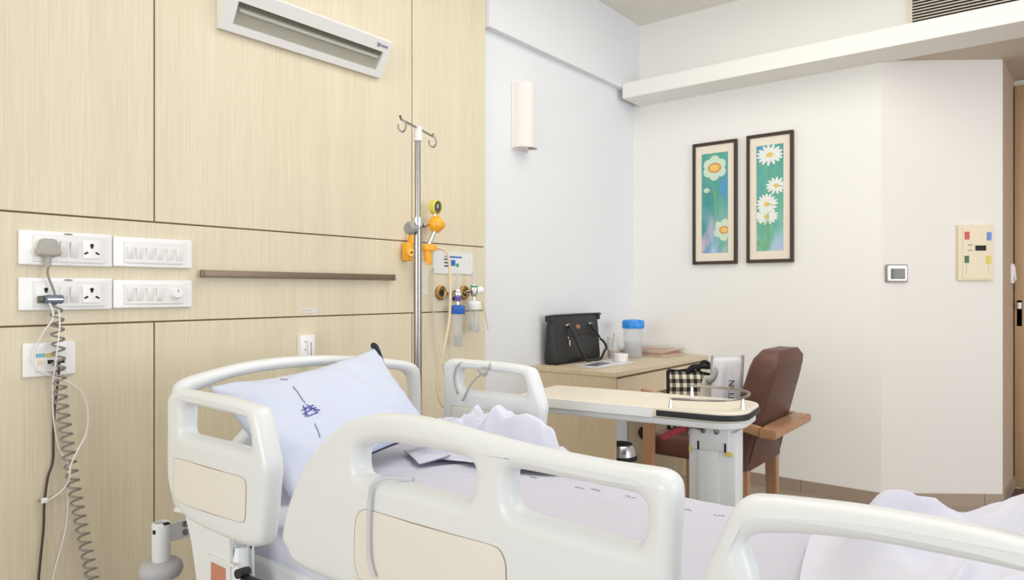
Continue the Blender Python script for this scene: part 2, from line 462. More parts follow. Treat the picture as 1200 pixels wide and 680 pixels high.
box(bm, (DX-.03, hz.y-.02, hz.z-.09), (DX-.005, hz.y+.02, hz.z+.09), .006); cyl(bm, (DX-.05, hz.y, hz.z+.03), (DX-.05, hz.y, hz.z+.07), .012)
part('lock', bm, M['whiteplastic2'], dr)
bm = B(); hz = at(1194, 575, d=4.55); box(bm, (DX-.035, hz.y-.015, hz.z-.03), (DX-.01, hz.y+.025, hz.z+.03), .004); part('floor_bolt', bm, M['steel'], dr)

# ================================================================== AIR CONDITIONING GRILLE
p0 = at(1066, 28, x=L)
gy0, gy1, gz0, gz1 = -.6, p0.y, p0.z-.045, 3.06
t = thing('air_grille', 'white louvred air conditioning grille set in the upper wall above the cornice', 'air vent', (L, (gy0+gy1)/2, gz0))
bm = B(); box(bm, (L-.004, gy0, gz0), (L+.001, gy1, gz1)); part('backing', bm, M['grilledark'], t)
bm = B()
for a, b in (((gy0-.02, gz0-.0), (gy0, gz1)), ((gy1-.015, gz0), (gy1+.004, gz1)), ((gy0, gz1-.02), (gy1, gz1)), ((gy0, gz0), (gy1, gz0+.012))):
    box(bm, (L-.016, a[0], a[1]), (L-.002, b[0], b[1]))
part('frame', bm, M['grille'], t)
bm = B(); z = gz0+.02
while z < gz1-.02:
    box(bm, (L-.02, gy0, z), (L-.006, gy1-.012, z+.0055), rot=Matrix.Rotation(-.25, 3, 'Y')); z += .0172
part('louvre_slats', bm, M['grille'], t)

# ================================================================== WALL SCONCE
c = at(611, 100, y=DW)
s0 = at(611, 177, y=DW)
cx, z1, z0 = 3.235, c.z, s0.z
t = thing('wall_sconce', 'white half-round wall sconce lamp on the plaster beside the panelling', 'wall lamp', (cx, DW, z0))
def halfround(bm, w, dp, za, zb, n=18):
    pts = [(cx+w*math.cos(PI*k/n), DW-.012-dp*math.sin(PI*k/n), za) for k in range(n+1)]
    prism(bm, pts, (0, 0, zb-za))
bm = B(); halfround(bm, .069, .085, z0+.008, z1-.006); part('lamp_shade', bm, M['sconce'], t)
bm = B(); box(bm, (cx-.078, DW-.013, z0), (cx+.078, DW-.0005, z1), .002); part('back_plate', bm, M['sconce'], t)
bm = B(); box(bm, (cx+.005, DW-.099, z0-.001), (cx+.045, DW-.06, z0+.0078), .003); part('lamp_clip', bm, M['steel'], t)

# ================================================================== BEDHEAD LIGHT
u0, u1 = at(254, 33, y=D).x, 2.136
t = thing('bedhead_light', 'long white slanted strip light fixture mounted high on the wood panelling', 'light fixture', ((u0+u1)/2, D, 2.18))
ns = Vector((0, -(2.322-2.18), -(.105-.022))).normalized()
def slant(k, w, off):   # k along the fixture 0..1, w up the slanted face 0..1, off outwards
    a = Vector((u0+(u1-u0)*k, D-.022, 2.180)); b = Vector((u0+(u1-u0)*k, D-.105, 2.322))
    return a.lerp(b, w)+ns*off
S0, S1, w0, w1 = .055, .958, .18, .70
def vq(bm, *pts): bm.faces.new([bm.verts.new(p) for p in pts])
bm = B()
O4 = [bm.verts.new(slant(*k, 0)) for k in ((0, 0), (1, 0), (1, 1), (0, 1))]
I4 = [bm.verts.new(slant(*k, 0)) for k in ((S0, w0), (S1, w0), (S1, w1), (S0, w1))]
R4 = [bm.verts.new(slant(*k, -.022)) for k in ((S0, w0), (S1, w0), (S1, w1), (S0, w1))]
for k in range(4):
    bm.faces.new((O4[k], O4[(k+1) % 4], I4[(k+1) % 4], I4[k])); bm.faces.new((I4[k], I4[(k+1) % 4], R4[(k+1) % 4], R4[k]))
bm.faces.new(R4)
T2_ = [bm.verts.new((u0, D-.092, 2.338)), bm.verts.new((u1, D-.092, 2.338))]
K2_ = [bm.verts.new((u0, D+.001, 2.35)), bm.verts.new((u1, D+.001, 2.35))]
L2_ = [bm.verts.new((u0, D+.001, 2.185)), bm.verts.new((u1, D+.001, 2.185))]
bm.faces.new((O4[3], O4[2], T2_[1], T2_[0])); bm.faces.new((T2_[0], T2_[1], K2_[1], K2_[0]))
bm.faces.new((K2_[0], K2_[1], L2_[1], L2_[0])); bm.faces.new((L2_[0], L2_[1], O4[1], O4[0]))
bm.faces.new((O4[0], O4[3], T2_[0], K2_[0], L2_[0])); bm.faces.new((O4[1], L2_[1], K2_[1], T2_[1], O4[2]))
part('housing', bm, M['whiteplastic2'], t, smooth=False)
bm = B(); vq(bm, slant(S0+.001, w0+.003, -.016), slant(S1-.001, w0+.003, -.016), slant(S1-.001, w1-.003, -.016), slant(S0+.001, w1-.003, -.016)); part('diffuser', bm, M['lens'], t, smooth=False)
bm = B(); cyl(bm, slant(S0+.02, .5, -.014), slant(S1-.02, .5, -.014), .007); part('fluorescent_tube', bm, M['tube'], t)
bm = B(); vq(bm, slant(S0+.001, w1-.12, -.0135), slant(S1-.001, w1-.12, -.0135), slant(S1-.001, w1-.004, -.0135), slant(S0+.001, w1-.004, -.0135)); part('reflector_edge', bm, M['lensdark'], t, smooth=False)
for k, (a, b) in enumerate(((.895, .92), (.925, .975))):
    hh = .05 if k == 0 else .03
    bm = B(); vq(bm, slant(a, .85-hh, .0012), slant(b, .85-hh, .0012), slant(b, .85+hh, .0012), slant(a, .85+hh, .0012)); part('maker_mark', bm, M['inkgrey'], t, smooth=False)

# ================================================================== EQUIPMENT RAIL
a = at(235, 321, y=D-.02); b = at(462, 326, y=D-.02)
t = thing('equipment_rail', 'long bronze coloured metal equipment rail screwed to the wood panelling', 'wall rail', ((a.x+b.x)/2, D, a.z-.016))
zr = 1.2628
bm = B(); box(bm, (a.x, D-.028, zr-.0135), (b.x, D-.018, zr+.0135), .002); part('bar', bm, M['brownmetal'], t)
for x in (a.x+.03, (a.x+b.x)/2, b.x-.03):
    bm = B(); cyl(bm, (x, D-.0185, zr), (x, D-.0003, zr), .009); part('standoff', bm, M['brownmetal'], t)
for x in (a.x+.005, b.x-.005):
    bm = B(); box(bm, (x-.006, D-.031, zr-.0145), (x+.006, D-.015, zr+.0145), .002); part('end_cap', bm, M['brownmetal'], t)

# small sticker and handset holder
a = at(352.5, 361.5, y=D); b = at(372, 366.5, y=D)
bm = B(); box(bm, (a.x, D-.0012, b.z), (b.x, D+.0008, a.z))
o = solo('sticker', bm, M['sticker'], 'tiny pale sticker with grey lettering on the panelling under the bronze rail', 'sticker', smooth=False)
zc_ = (a.z+b.z)/2
bm = B()
zz_ = zc_
for k, w_ in enumerate((.006, .009, .004, .008)):
    xk = a.x+.006+k*.0125; box(bm, (xk, D-.0017, zz_-.0012), (xk+w_, D-.0011, zz_+.0012))
part('faded_print', bm, M['stickerink'], o, smooth=False)
a = at(351.5, 393, y=D-.02); b = at(367.5, 425, y=D-.02)
bm = B(); box(bm, (a.x, D-.03, b.z), (b.x, D+.001, a.z), .004)
o = solo('handset_holder', bm, M['whiteplastic'], 'white nurse call holder on the panelling behind the curved headboard', 'wall holder')
bm = B(); box(bm, (a.x+.028, D-.042, b.z-.002), (b.x-.008, D-.0305, a.z-.02), .004); part('handset', bm, M['whiteplastic2'], o)
bm = B(); box(bm, (a.x+.036, D-.0435, b.z+.005), (a.x+.040, D-.0415, a.z-.03)); box(bm, (a.x+.017, D-.031, a.z-.032), (a.x+.021, D-.0298, a.z-.024)); box(bm, (a.x+.017, D-.031, a.z-.065), (a.x+.021, D-.0298, a.z-.055)); each('mark', bm, M['inkgrey'], o)

# ================================================================== SWITCH AND SOCKET PLATES
def W(px, py, off=0.0): return at(px, py, y=D-off)
def plate(name, x0, x1, zt, zb, label, cat, group=None):
    t = thing(name, label, cat, ((x0+x1)/2, D, zb), group)
    pl = sheet_outline(rrect(x0, zb, x1, zt, .006), [], .014, .004, lambda a, b, c: (a, D-.0072-c, b))
    part('cover_plate', pl, M['whiteplastic'], t)
    return t
def inner(t, x0, x1, zt, zb):
    bm = sheet_outline(rrect(x0, zb, x1, zt, .003), [], .006, .0015, lambda a, b, c: (a, D-.0165-c, b)); return part('module_frame', bm, M['whiteplastic2'], t)
def rocker(t, x, z, w, h, tilt=.12):
    bm = B(); box(bm, (x-w/2, D-.0235, z-h/2), (x+w/2, D-.0175, z+h/2), .0015, 2, rot=Matrix.Rotation(tilt, 3, 'X'), piv=(x, D-.0185, z))
    return part('rocker_switch', bm, M['whiteplastic2'], t)
def socket(t, x, z, s=1.0, three=True):
    bm = sheet_outline(rrect(x-.027, z-.029, x+.027, z+.029, .003), [], .003, .001, lambda a, b, c: (a, D-.0205-c, b)); so = part('socket', bm, M['whiteplastic'], t)
    bm = B()
    lathe(bm, (x, D-.0218, z+.014), [(0, 0), (.0058, 0), (.0058, .0008), (0, .0008)], 14, (0, -1, 0))
    box(bm, (x-.0035, D-.0228, z+.004), (x+.0035, D-.0218, z+.013))
    for sx in (-1, 1):
        q = Matrix.Rotation(sx*.5, 3, 'Y')
        box(bm, (x+sx*.0165-.0065, D-.0228, z-.0145), (x+sx*.0165+.0065, D-.0218, z-.0085), .001, 1, rot=q)
    each('pin_hole', bm, M['hole'], so)
    return so
rows = [(270.5, 310.5, 275.5, 312.5, 'upper'), (326.5, 364.5, 328.5, 362.5, 'lower')]
sockets_t = []
for (ya, yb, yc, yd, nm) in rows:
    x0, x1 = W(20.5, 290).x, W(129.8, 290).x
    zt, zb = W(21, ya).z+.004, W(21, yb).z
    lab = 'upper white socket plate with the grey three-pin plug' if nm == 'upper' else 'lower white socket plate with a dark charger plugged in'
    t = plate('socket_plate', x0, x1, zt, zb, lab, 'wall socket', 'socket and switch plates on the wood panelling')
    zm = (zt+zb)/2
    inner(t, W(36, 0).x, W(121, 0).x, zt-.011, zb+.011)
    for px in (72.5, 84.5): rocker(t, W(px, 0).x, zm-.002, .0245, .052)
    socket(t, W(104.5, 0).x, zm)
    sl = socket(t, W(51, 0).x, zm)
    bm = B(); lathe(bm, (W(78, 0).x, D-.0135, zt-.0075), [(0, 0), (.014, 0), (.013, .0015), (0, .0018)], 20, (0, -1, 0))
    for v in bm.verts: v.co.z = (zt-.0075)+(v.co.z-(zt-.0075))*.25
    part('indicator', bm, M['greybezel'], t)
    sockets_t.append((x0, x1, zt, zb, zm))
    x0, x1 = W(130.8, 290).x, W(223, 290).x
    lab = 'upper white switch plate with a row of six rocker switches' if nm == 'upper' else 'lower white switch plate with four rockers and a round dimmer knob'
    t = plate('switch_plate', x0, x1, zt-.004, zb+.002, lab, 'light switch', 'socket and switch plates on the wood panelling')
    inner(t, W(143, 0).x, W(212, 0).x, zt-.018, zb+.016)
    if nm == 'upper':
        for px in (149.5, 160, 172.5, 183.5, 196, 206.5): rocker(t, W(px, 0).x, zm-.004, .022, .04, .14)
    else:
        for px in (149.5, 160.5, 173, 184): rocker(t, W(px, 0).x, zm-.002, .022, .045, .14)
        bm = B(); lathe(bm, (W(203.5, 0).x, D-.019, zm+.002), [(0, 0), (.0205, 0), (.021, .004), (.018, .014), (.016, .016), (0, .016)], 30, (0, -1, 0)); kn = part('dimmer_knob', bm, M['whiteplastic'], t)
        bm = B(); box(bm, (W(203.5, 0).x-.0015, D-.0362, zm+.004), (W(203.5, 0).x+.0015, D-.0345, zm+.016)); part('pointer', bm, M['greybezel'], kn)
        bm = B()
        for px in (149.5, 184): box(bm, (W(px, 0).x-.005, D-.0265, zm-.021), (W(px, 0).x+.005, D-.0242, zm-.016))
        each('indicator_mark', bm, M['creamplastic'], t)

# data outlet
x0, x1 = W(25.5, 422).x, W(87, 422).x; zt, zb = W(26, 402.5).z, W(26, 443).z
t = plate('data_outlet', x0, x1, zt, zb, 'white telephone and data outlet plate under the lower socket plate', 'data outlet')
xi0, xi1 = W(38, 0).x, W(76, 0).x
inner(t, xi0, xi1, zt-.014, zb+.014)
zm = (zt+zb)/2
for pxa, pxb, dz0, dz1, mm, nm in ((39, 50, .008, .019, 'tagteal', 'label_strip'), (51, 64, .008, .019, 'tagyellow', 'label_strip'), (41, 48, -.016, -.002, 'tagcream', 'jack'), (53, 60, -.014, -.002, 'hole', 'jack'), (65, 73, -.014, -.002, 'hole', 'jack')):
    bm = B(); box(bm, (W(pxa, 0).x, D-.0212, zm+dz0), (W(pxb, 0).x, D-.019, zm+dz1), .0006, 1); part(nm, bm, M[mm], t)

# grey plug and its coiled cord
pz = sockets_t[0][4]; px_ = W(51, 0).x
t = thing('power_plug', 'large grey three-pin plug pushed into the upper socket plate', 'plug', (px_, D-.024, pz-.03))
outl = cr([(-.019, .024, 0), (0, .0275, 0), (.019, .024, 0), (.028, .0, 0), (.033, -.014, 0), (.027, -.0235, 0), (0, -.026, 0), (-.027, -.0235, 0), (-.033, -.014, 0), (-.028, 0, 0)], 5, True)
bm = sheet_outline([(p.x, p.y) for p in outl], [], .032, .010, lambda a, b, c: (px_+a*1.02, D-.0405-c, pz-.001+b*1.05)); part('plug_body', bm, M['greyplastic'], t)
bm = B()
for k in range(4): cyl(bm, (px_, D-.040, pz-.026-k*.008), (px_, D-.040, pz-.033-k*.008), .010-k*.0007)
cyl(bm, (px_, D-.040, pz-.022), (px_, D-.040, pz-.06), .0068)
part('strain_relief', bm, M['greyplastic'], t)
# coil centreline
bm = B()
A = [Vector((px_, D-.040, pz-.058)), W(56, 322, .04), W(62, 338, .045), W(66, 350, .05)]
path = cr(A, 8)
ctr = cr([W(66, 350, .05), W(68, 400, .048), W(70, 450, .044), W(76, 500, .04), W(85, 560, .038), W(96, 620, .036), W(108, 680, .036), W(113, 730, .034), W(118, 780, .034)], 60)
turns = 40; N = len(ctr)
dist = [0]
for a, b in zip(ctr, ctr[1:]): dist.append(dist[-1]+(b-a).length)
helix = []
steps = turns*14
j = 0
for k in range(steps+1):
    s = dist[-1]*k/steps
    while j < N-2 and dist[j+1] < s: j += 1
    f = (s-dist[j])/max(dist[j+1]-dist[j], 1e-9)
    c = ctr[j].lerp(ctr[j+1], f); tt = (ctr[j+1]-ctr[j]).normalized(); a_, b_ = frame_of(Vector((0, -.05, -1)))
    ang = 2*PI*turns*k/steps; rr = .0165*min(1, k/20)
    helix.append(c+(a_*math.cos(ang)+b_*math.sin(ang))*rr)
tube(bm, path[:-1]+helix, .0037, 7)
solo('coiled_cord', bm, M['greycord'], 'grey spiral coiled cord hanging from the grey plug down the panelling', 'cord')

# charger in the lower plate
q = W(53, 351, .03)
t = thing('phone_charger', 'blue-grey phone charger block plugged in the lower socket plate', 'charger', (q.x, D-.02, q.z-.015))
bm = B(); box(bm, (W(46, 0).x, D-.056, q.z-.0135), (W(67.5, 0).x, D-.024, q.z+.0135), .006, 3); part('charger_body', bm, M['bluegrey'], t)
bm = B(); box(bm, (W(39.5, 0).x, D-.046, q.z-.011), (W(46, 0).x+.002, D-.028, q.z+.011), .003); part('socket_end', bm, M['gauge'], t)
bm = B(); box(bm, (W(48, 0).x, D-.0572, q.z-.002), (W(66, 0).x, D-.0555, q.z+.003), .0008, 1); part('shiny_strip', bm, M['chrome'], t)
# white USB cable with a loose end
t = thing('usb_cable', 'white charging cable looping down from the charger to a loose end', 'cable', W(47, 587, .02))
bm = B(); tube(bm, [W(57, 354, .052), W(61, 362, .056), W(62, 374, .06), W(52, 388, .05), W(45, 402, .035), W(39, 415, .028), W(39, 425, .028), W(46, 434, .03), W(62, 441, .034), W(82, 449, .03), W(96, 460, .028), W(103, 482, .028), (W(101, 508, .032)), W(90, 530, .066), W(83, 546, .066), W(81, 562, .058), W(74, 574, .03), W(64, 582, .022), W(55, 587, .02)], .0026, 8, 6); part('lead', bm, M['whitecord'], t)
bm = B(); a = W(56, 586, .02); b = W(48, 587.5, .02); box(bm, (b.x, b.y-.005, b.z-.008), (a.x, a.y+.005, a.z+.008), .002); part('connector', bm, M['whiteplastic'], t)
bm = B(); a = W(48.5, 587, .02); b = W(44, 587.5, .02); box(bm, (b.x, b.y-.003, b.z-.004), (a.x, a.y+.003, b.z+.004), .0012); part('connector_tip', bm, M['greybezel'], t)
bm = B(); tube(bm, [W(68, 354, .05), W(70, 380, .072), W(66, 420, .072), W(62.5, 445, .045), W(62, 470, .024), W(64, 500, .02), W(70, 528, .02), W(80, 543, .024), W(80, 580, .02), W(77, 620, .015), W(60, 690, .012), W(58, 760, .012)], .0022, 8, 6)
solo('thin_white_lead', bm, M['whitecord'], 'second thin white lead hanging close beside the spiral cord', 'cable')
bm = B(); tube(bm, [W(69, 424, .026), W(69, 434, .04), W(67.5, 450, .022), W(64, 480, .012), W(62.5, 510, .01), W(62, 540, .01), W(56, 560, .01), W(52, 590, .01), W(51, 620, .01), W(47, 660, .01), W(45, 690, .01), W(45, 760, .01)], .0036, 8, 6)
solo('dark_cable', bm, M['blackcord'], 'dark brown cable running from the data outlet down to the floor', 'cable')

# ================================================================== PICTURES
def frame_pic(y0, y1, z0, z1, seed, label, painter):
    """y0 > y1: y0 is the left edge seen from the room"""
    t = thing('framed_picture', label, 'picture', (L, (y0+y1)/2, z0), 'pair of framed flower prints')
    fw = .022
    bm = B()
    for a, b in (((y1, z0), (y1+fw, z1)), ((y0-fw, z0), (y0, z1)), ((y1+fw, z0), (y0-fw, z0+fw)), ((y1+fw, z1-fw), (y0-fw, z1))):
        box(bm, (L-.026, a[0], a[1]), (L-.0005, b[0], b[1]), .002, 1)
    part('frame', bm, M['frame'], t)
    bm = B(); box(bm, (L-.016, y1+fw-.001, z0+fw-.001), (L-.002, y0-fw+.001, z1-fw+.001)); part('mount', bm, M['mount'], t)
    a0, a1, b0, b1 = y0-.066, y1+.064, z0+.078, z1-.078
    bm = B(); box(bm, (L-.0175, a1, b0), (L-.0155, a0, b1)); pr = part('print', bm, painting_mat('watercolour_wash', seed), t)
    painter(pr, a0, a1, b0, b1)
def P2(a0, a1, b0, b1, s, w, lay): # s 0..1 left to right, w 0..1 bottom to top
    return Vector((L-.0178-lay*.0004, a0+(a1-a0)*s, b0+(b1-b0)*w))
def blob(bm, a0, a1, b0, b1, s, w, rx, rz, lay, ang=0, n=18, clip=True):
    c = P2(a0, a1, b0, b1, s, w, lay); pts = []
    for k in range(n):
        x = rx*math.cos(2*PI*k/n); z = rz*math.sin(2*PI*k/n)
        y_ = -(x*math.cos(ang)-z*math.sin(ang)); z_ = x*math.sin(ang)+z*math.cos(ang)
        p = c+Vector((0, y_, z_))
        p.y = min(max(p.y, a1), a0); p.z = min(max(p.z, b0), b1); pts.append(p)
    vs = [bm.verts.new(p) for p in pts]
    try: bm.faces.new(vs)
    except ValueError: pass
def petals(bm, fr, s, w, n, r0, r1, wd, lay, sq=1.0, ph=0, jit=.1):
    c = P2(*fr, s, w, 0)
    for k in range(n):
        a = 2*PI*k/n+ph+random.uniform(-jit, jit)*.5; rm = (r0+r1)/2
        ds = rm*math.cos(a)/abs(fr[1]-fr[0]); dw = rm*math.sin(a)*sq/abs(fr[3]-fr[2])
        blob(bm, *fr, s+ds, w+dw, (r1-r0)/2*random.uniform(.92, 1.1), wd, lay+(k % 3)*.3, ang=math.atan2(math.sin(a)*sq, math.cos(a)))
def flower(pr, fr, s, w, n, r0, r1, wd, m, sq=1.0, ph=0, eye=(.024, .016), ring=None, lay=3):
    bm = B(); petals(bm, fr, s, w, n, r0, r1, wd, lay, sq=sq, ph=ph); part('petals', bm, m, pr, smooth=False)
    if ring: bm = B(); blob(bm, *fr, s, w, ring[0], ring[1], lay+2); part('flower_ring', bm, M['eyeorange'], pr, smooth=False)
    bm = B(); blob(bm, *fr, s, w, eye[0], eye[1], lay+3); part('flower_eye', bm, M['daisyeye'], pr, smooth=False)
def stem(pr, fr, pts, r): bm = B(); tube(bm, [P2(*fr, a, b, 2) for a, b in pts], r, 6, 4); part('stem', bm, M['stem'], pr)
def paint_left(pr, *fr):
    stem(pr, fr, ((.52, .62), (.53, .45), (.51, .25)), .0045); stem(pr, fr, ((.22, .62), (.45, .6), (.54, .52)), .003)
    flower(pr, fr, .5, .85, 6, .01, .088, .037, M['petalmint'], ph=PI/2, eye=(.036, .025), ring=(.048, .035))
    flower(pr, fr, .86, .225, 6, .01, .078, .030, M['petalmint'], ph=.4, eye=(.024, .018), ring=(.034, .027))
    bm = B(); blob(bm, *fr, .2, .63, .022, .017, 3); part('flower_bud', bm, M['petalmint'], pr, smooth=False)
def paint_right(pr, *fr):
    for s_ in (.3, .42, .5): stem(pr, fr, ((.42, .40), (s_, .2), (s_-.02, .02)), .0022)
    stem(pr, fr, ((.08, .1), (.2, .04), (.3, .01)), .005)
    flower(pr, fr, .5, .905, 15, .015, .086, .0105, M['petal'], sq=.72)
    flower(pr, fr, .74, .61, 13, .012, .066, .009, M['petal'], sq=.8, eye=(.017, .014))
    flower(pr, fr, .38, .325, 15, .012, .076, .0095, M['petal'], sq=.62, eye=(.019, .011))
    flower(pr, fr, .4, .44, 16, .012, .072, .0095, M['petal'], sq=.95, eye=(.018, .016), lay=7)
frame_pic(at(813, 240, x=L).y, at(865, 240, x=L).y, 1.384, 2.23, 1.3, 'left framed print of two large mint-white blooms on teal', paint_left)
frame_pic(at(876, 240, x=L).y, at(931, 240, x=L).y, 1.386, 2.237, 4.1, 'right framed print of four white daisies on teal', paint_right)

# ================================================================== THINGS ON THE ENTRANCE WALL
ed = (C2-C1).normalized(); en = Vector((ed.y, -ed.x, 0))
if en.dot(Vector((-1, 0, 0))) < 0: en = -en
def E(px, py):           # distance along the chamfer and height
    r = (px-600)/FPX; dx = FWD[0]+r*RGT[0]; dy = FWD[1]+r*RGT[1]
    d = C1.dot(en)/(dx*en.x+dy*en.y); p = Vector((dx*d, dy*d, 0)); return (p-C1).dot(ed), H+(341-py)/FPX*d
def EP(s, z, off): p = C1+ed*s+en*off; return Vector((p.x, p.y, z))
def eplate(px0, py0, px1, py1, off0, off1, rad=.008, bev=.003):
    s0, z1 = E(px0, py0); s1, z0 = E(px1, py1); mid = (off0+off1)/2
    return sheet_outline(rrect(s0, z0, s1, z1, rad), [], off1-off0, bev, lambda a, b, c: EP(a, b, mid+c))
t = thing('thermostat', 'small square grey and white thermostat with dark screen on the angled wall', 'thermostat', EP(*E(1049, 331), 0))
part('bezel', eplate(1037, 310, 1062.5, 331, .0003, .014, .012), M['greybezel'], t)
part('front_plate', eplate(1038.5, 311.5, 1061, 329.5, .0142, .02, .01, .002), M['whiteplastic'], t)
part('screen', eplate(1042, 315, 1058.5, 327, .0202, .0225, .002, .0008), M['screen'], t)
t = thing('call_panel', 'cream rectangular call panel with red, blue, green and yellow tags on angled wall', 'wall panel', EP(*E(1141, 329), 0))
part('cover', eplate(1121, 264, 1162, 329, .0003, .016, .004), M['creamplastic'], t)
part('raised_frame', eplate(1126, 267, 1159.5, 327, .0162, .0195, .003, .0012), M['creamplastic'], t)
for a, mm, nm in (((1128, 272, 1133.5, 281), 'red', 'red_tag'), ((1154, 272.5, 1159, 282), 'blue', 'blue_tag'), ((1128, 300, 1133, 308.5), 'olive', 'green_tag'), ((1153.5, 300, 1158.5, 309), 'mustard', 'yellow_tag'), ((1140.5, 288, 1153, 294), 'hole', 'display_window'), ((1132, 286.8, 1137, 288), 'greybezel', 'slot'), ((1132, 293, 1137, 294.2), 'greybezel', 'slot')):
    part(nm, eplate(*a, .0197, .0225, .0015, .0006), M[mm], t)
for sx in (1129.5, 1155.5):
    s_, z_ = E(sx, 309.5); s2, z2 = E(sx+(1 if sx < 1140 else 1.5), 321)
    bm = B(); tube(bm, [EP(s_+.007, z_, .0215), EP(s_, z2, .0215)], .0028, 8); part('clear_tag_strip', bm, M['clear'], t)
pd = (C3-C2).normalized(); pn = Vector((pd.y, -pd.x, 0))
if pn.y > 0: pn = -pn
bm = B()
pc = C2+pd*((C3-C2).length*.72)
R_ = Matrix(((pd.x, pn.x, 0), (pd.y, pn.y, 0), (0, 0, 1)))
zz = at(1186, 321, d=4.5).z
box(bm, (-.04, .0005, -.062), (.04, .018, .062), .004)
for v in bm.verts: v.co = R_ @ v.co+Vector((pc.x, pc.y, zz))
o = solo('light_switch', bm, M['whiteplastic'], 'white light switch on the narrow passage wall next to the door', 'light switch')
bm = B(); box(bm, (-.026, .0182, -.045), (.026, .026, .045), .003, rot=Matrix.Rotation(.08, 3, 'X'))
for v in bm.verts: v.co = R_ @ v.co+Vector((pc.x, pc.y, zz))
part('rocker', bm, M['whiteplastic2'], o)

# ================================================================== GAS OUTLETS
a = W(506, 292); b = W(553, 320)
bm = B(); box(bm, (W(507, 0).x, D-.006, 1.287), (W(553.5, 0).x, D+.001, 1.402), .0015, 1)
t = solo('gas_label_plate', bm, M['platewhite'], 'pale label plate with blue print above the medical gas outlets', 'sign plate')
bm = B(); box(bm, (W(526, 0).x, D-.0072, 1.372), (W(540, 0).x, D-.0058, 1.380)); box(bm, (W(520, 0).x, D-.0072, 1.373), (W(522, 0).x, D-.0058, 1.379)); box(bm, (W(527.5, 0).x, D-.0072, 1.33), (W(532.5, 0).x, D-.0058, 1.36)); each('blue_print', bm, M['blue'], t, smooth=False)
bm = B(); lathe(bm, (W(535, 0).x, D-.0058, 1.334), [(0, 0), (.011, 0), (.011, .0012), (0, .0012)], 16, (0, -1, 0)); part('green_dot', bm, M['green'], t)
bm = B()
for z in (1.362, 1.345, 1.328): box(bm, (W(519.5, 0).x, D-.0072, z-.004), (W(524.5, 0).x, D-.0058, z+.004))
each('grey_print', bm, M['gauge'], t, smooth=False)
bm = B(); lathe(bm, (W(549, 0).x, D-.0058, 1.352), [(0, 0), (.003, 0), (.003, .0015), (0, .0015)], 10, (0, -1, 0)); part('screw', bm, M['steel'], t)

def outlet(px, label):
    x = W(px, 0).x; z = 1.19
    t = thing('gas_outlet', label, 'gas outlet', (x, D, z-.04), 'medical gas outlets')
    bm = B(); lathe(bm, (x, D-.0003, z), [(.017, 0), (.037, 0), (.037, .012), (.031, .016), (.026, .012), (.017, .012), (.017, 0)], 30, (0, -1, 0)); part('brass_ring', bm, M['brass'], t)
    bm = B(); lathe(bm, (x, D-.0004, z), [(0, 0), (.0165, 0), (.0165, .011), (0, .011)], 20, (0, -1, 0)); part('valve_seat', bm, M['hole'], t)
outlet(515.5, 'left brass ringed gas outlet, behind the blue-capped flowmeter')
outlet(543, 'right brass ringed gas outlet, behind the white-capped flowmeter')
bm = B(); box(bm, (W(530, 0).x, D-.03, 1.15), (W(535.5, 0).x, D+.001, 1.2), .003); solo('dark_gas_fitting', bm, M['hole'], 'small dark square fitting between the two brass gas outlets', 'gas fitting')

def flowmeter(px, zc, capm, bodym, topz, botz, capz, capr, label, fat):
    x = W(px, 0).x; y = D-.075
    t = thing('flowmeter', label, 'flowmeter', (x, D-.013, zc), 'flowmeters plugged in the gas outlets')
    bm = B(); cyl(bm, (x-.005, D-.008, 1.19), (x, y, zc+.01), .011); lathe(bm, (x, y, zc-.02), [(0, 0), (.013, 0), (.016, .006), (.016, .03), (.021, .034), (.021, .046), (.014, .052), (.014, .062), (0, .062)], 20); part('valve_body', bm, M['chrome'], t)
    bm = B(); lathe(bm, (x, y, zc+.043), [(.011, 0), (.013, .012), (.013, topz-zc-.05), (.009, topz-zc-.043)], 18); part('flow_tube', bm, M['clear'], t)
    bm = B(); cyl(bm, (x, y, zc+.043), (x, y, topz-.01), .003); part('float_rod', bm, M['creamhose'], t)
    bm = B(); cyl(bm, (x, y, capz+.02), (x, y, zc-.02), .007); part('stem', bm, M['chrome'], t)
    bm = B(); lathe(bm, (x, y, capz-.022), [(0, .0), (capr, 0), (capr+.002, .004), (capr+.002, .036), (capr-.004, .042), (.012, .046), (0, .046)], 26); part('bottle_cap', bm, capm, t)
    r = capr-.005
    bm = B(); lathe(bm, (x, y, botz), [(0, 0), (r*fat*.8, 0), (r*fat, .006), (r*fat, (capz-.022-botz)*.62), (r*.86, (capz-.022-botz)*.7), (r*.9, capz-.022-botz)], 26); bo = part('humidifier_bottle', bm, M['clear'], t)
    bm = B(); lathe(bm, (x, y, botz+.003), [(0, 0), (r*fat*.78, 0), (r*fat*.93, .006), (r*fat*.93, (capz-botz)*.3), (0, (capz-botz)*.3)], 22); part('water', bm, M['water'], bo)
    bm = B(); tube(bm, [(x, y, capz-.022), (x, y, botz+.012)], .0035, 8); part('dip_tube', bm, M['whitecord'], bo)
    return t, x, y
t, fx, fy = flowmeter(524, 1.165, M['blue'], None, 1.30, .915, 1.105, .036, 'flowmeter with a blue cap and long clear bottle on the left gas outlet', .72)
bm = B(); lathe(bm, (fx, fy, 1.15), [(.0165, 0), (.0175, .004), (.0175, .02), (.0165, .024)], 20); part('purple_collar', bm, mat('purple_collar', (92, 84, 170), .4), t)
t, fx2, fy2 = flowmeter(543, 1.19, M['whiteplastic'], None, 1.31, .985, 1.125, .037, 'flowmeter with a white cap and short clear bottle on the right gas outlet', .86)
bm = B(); cyl(bm, (fx2+.015, fy2, 1.20), (fx2+.05, fy2-.01, 1.205), .02, .02); part('control_knob', bm, M['whiteplastic'], t)
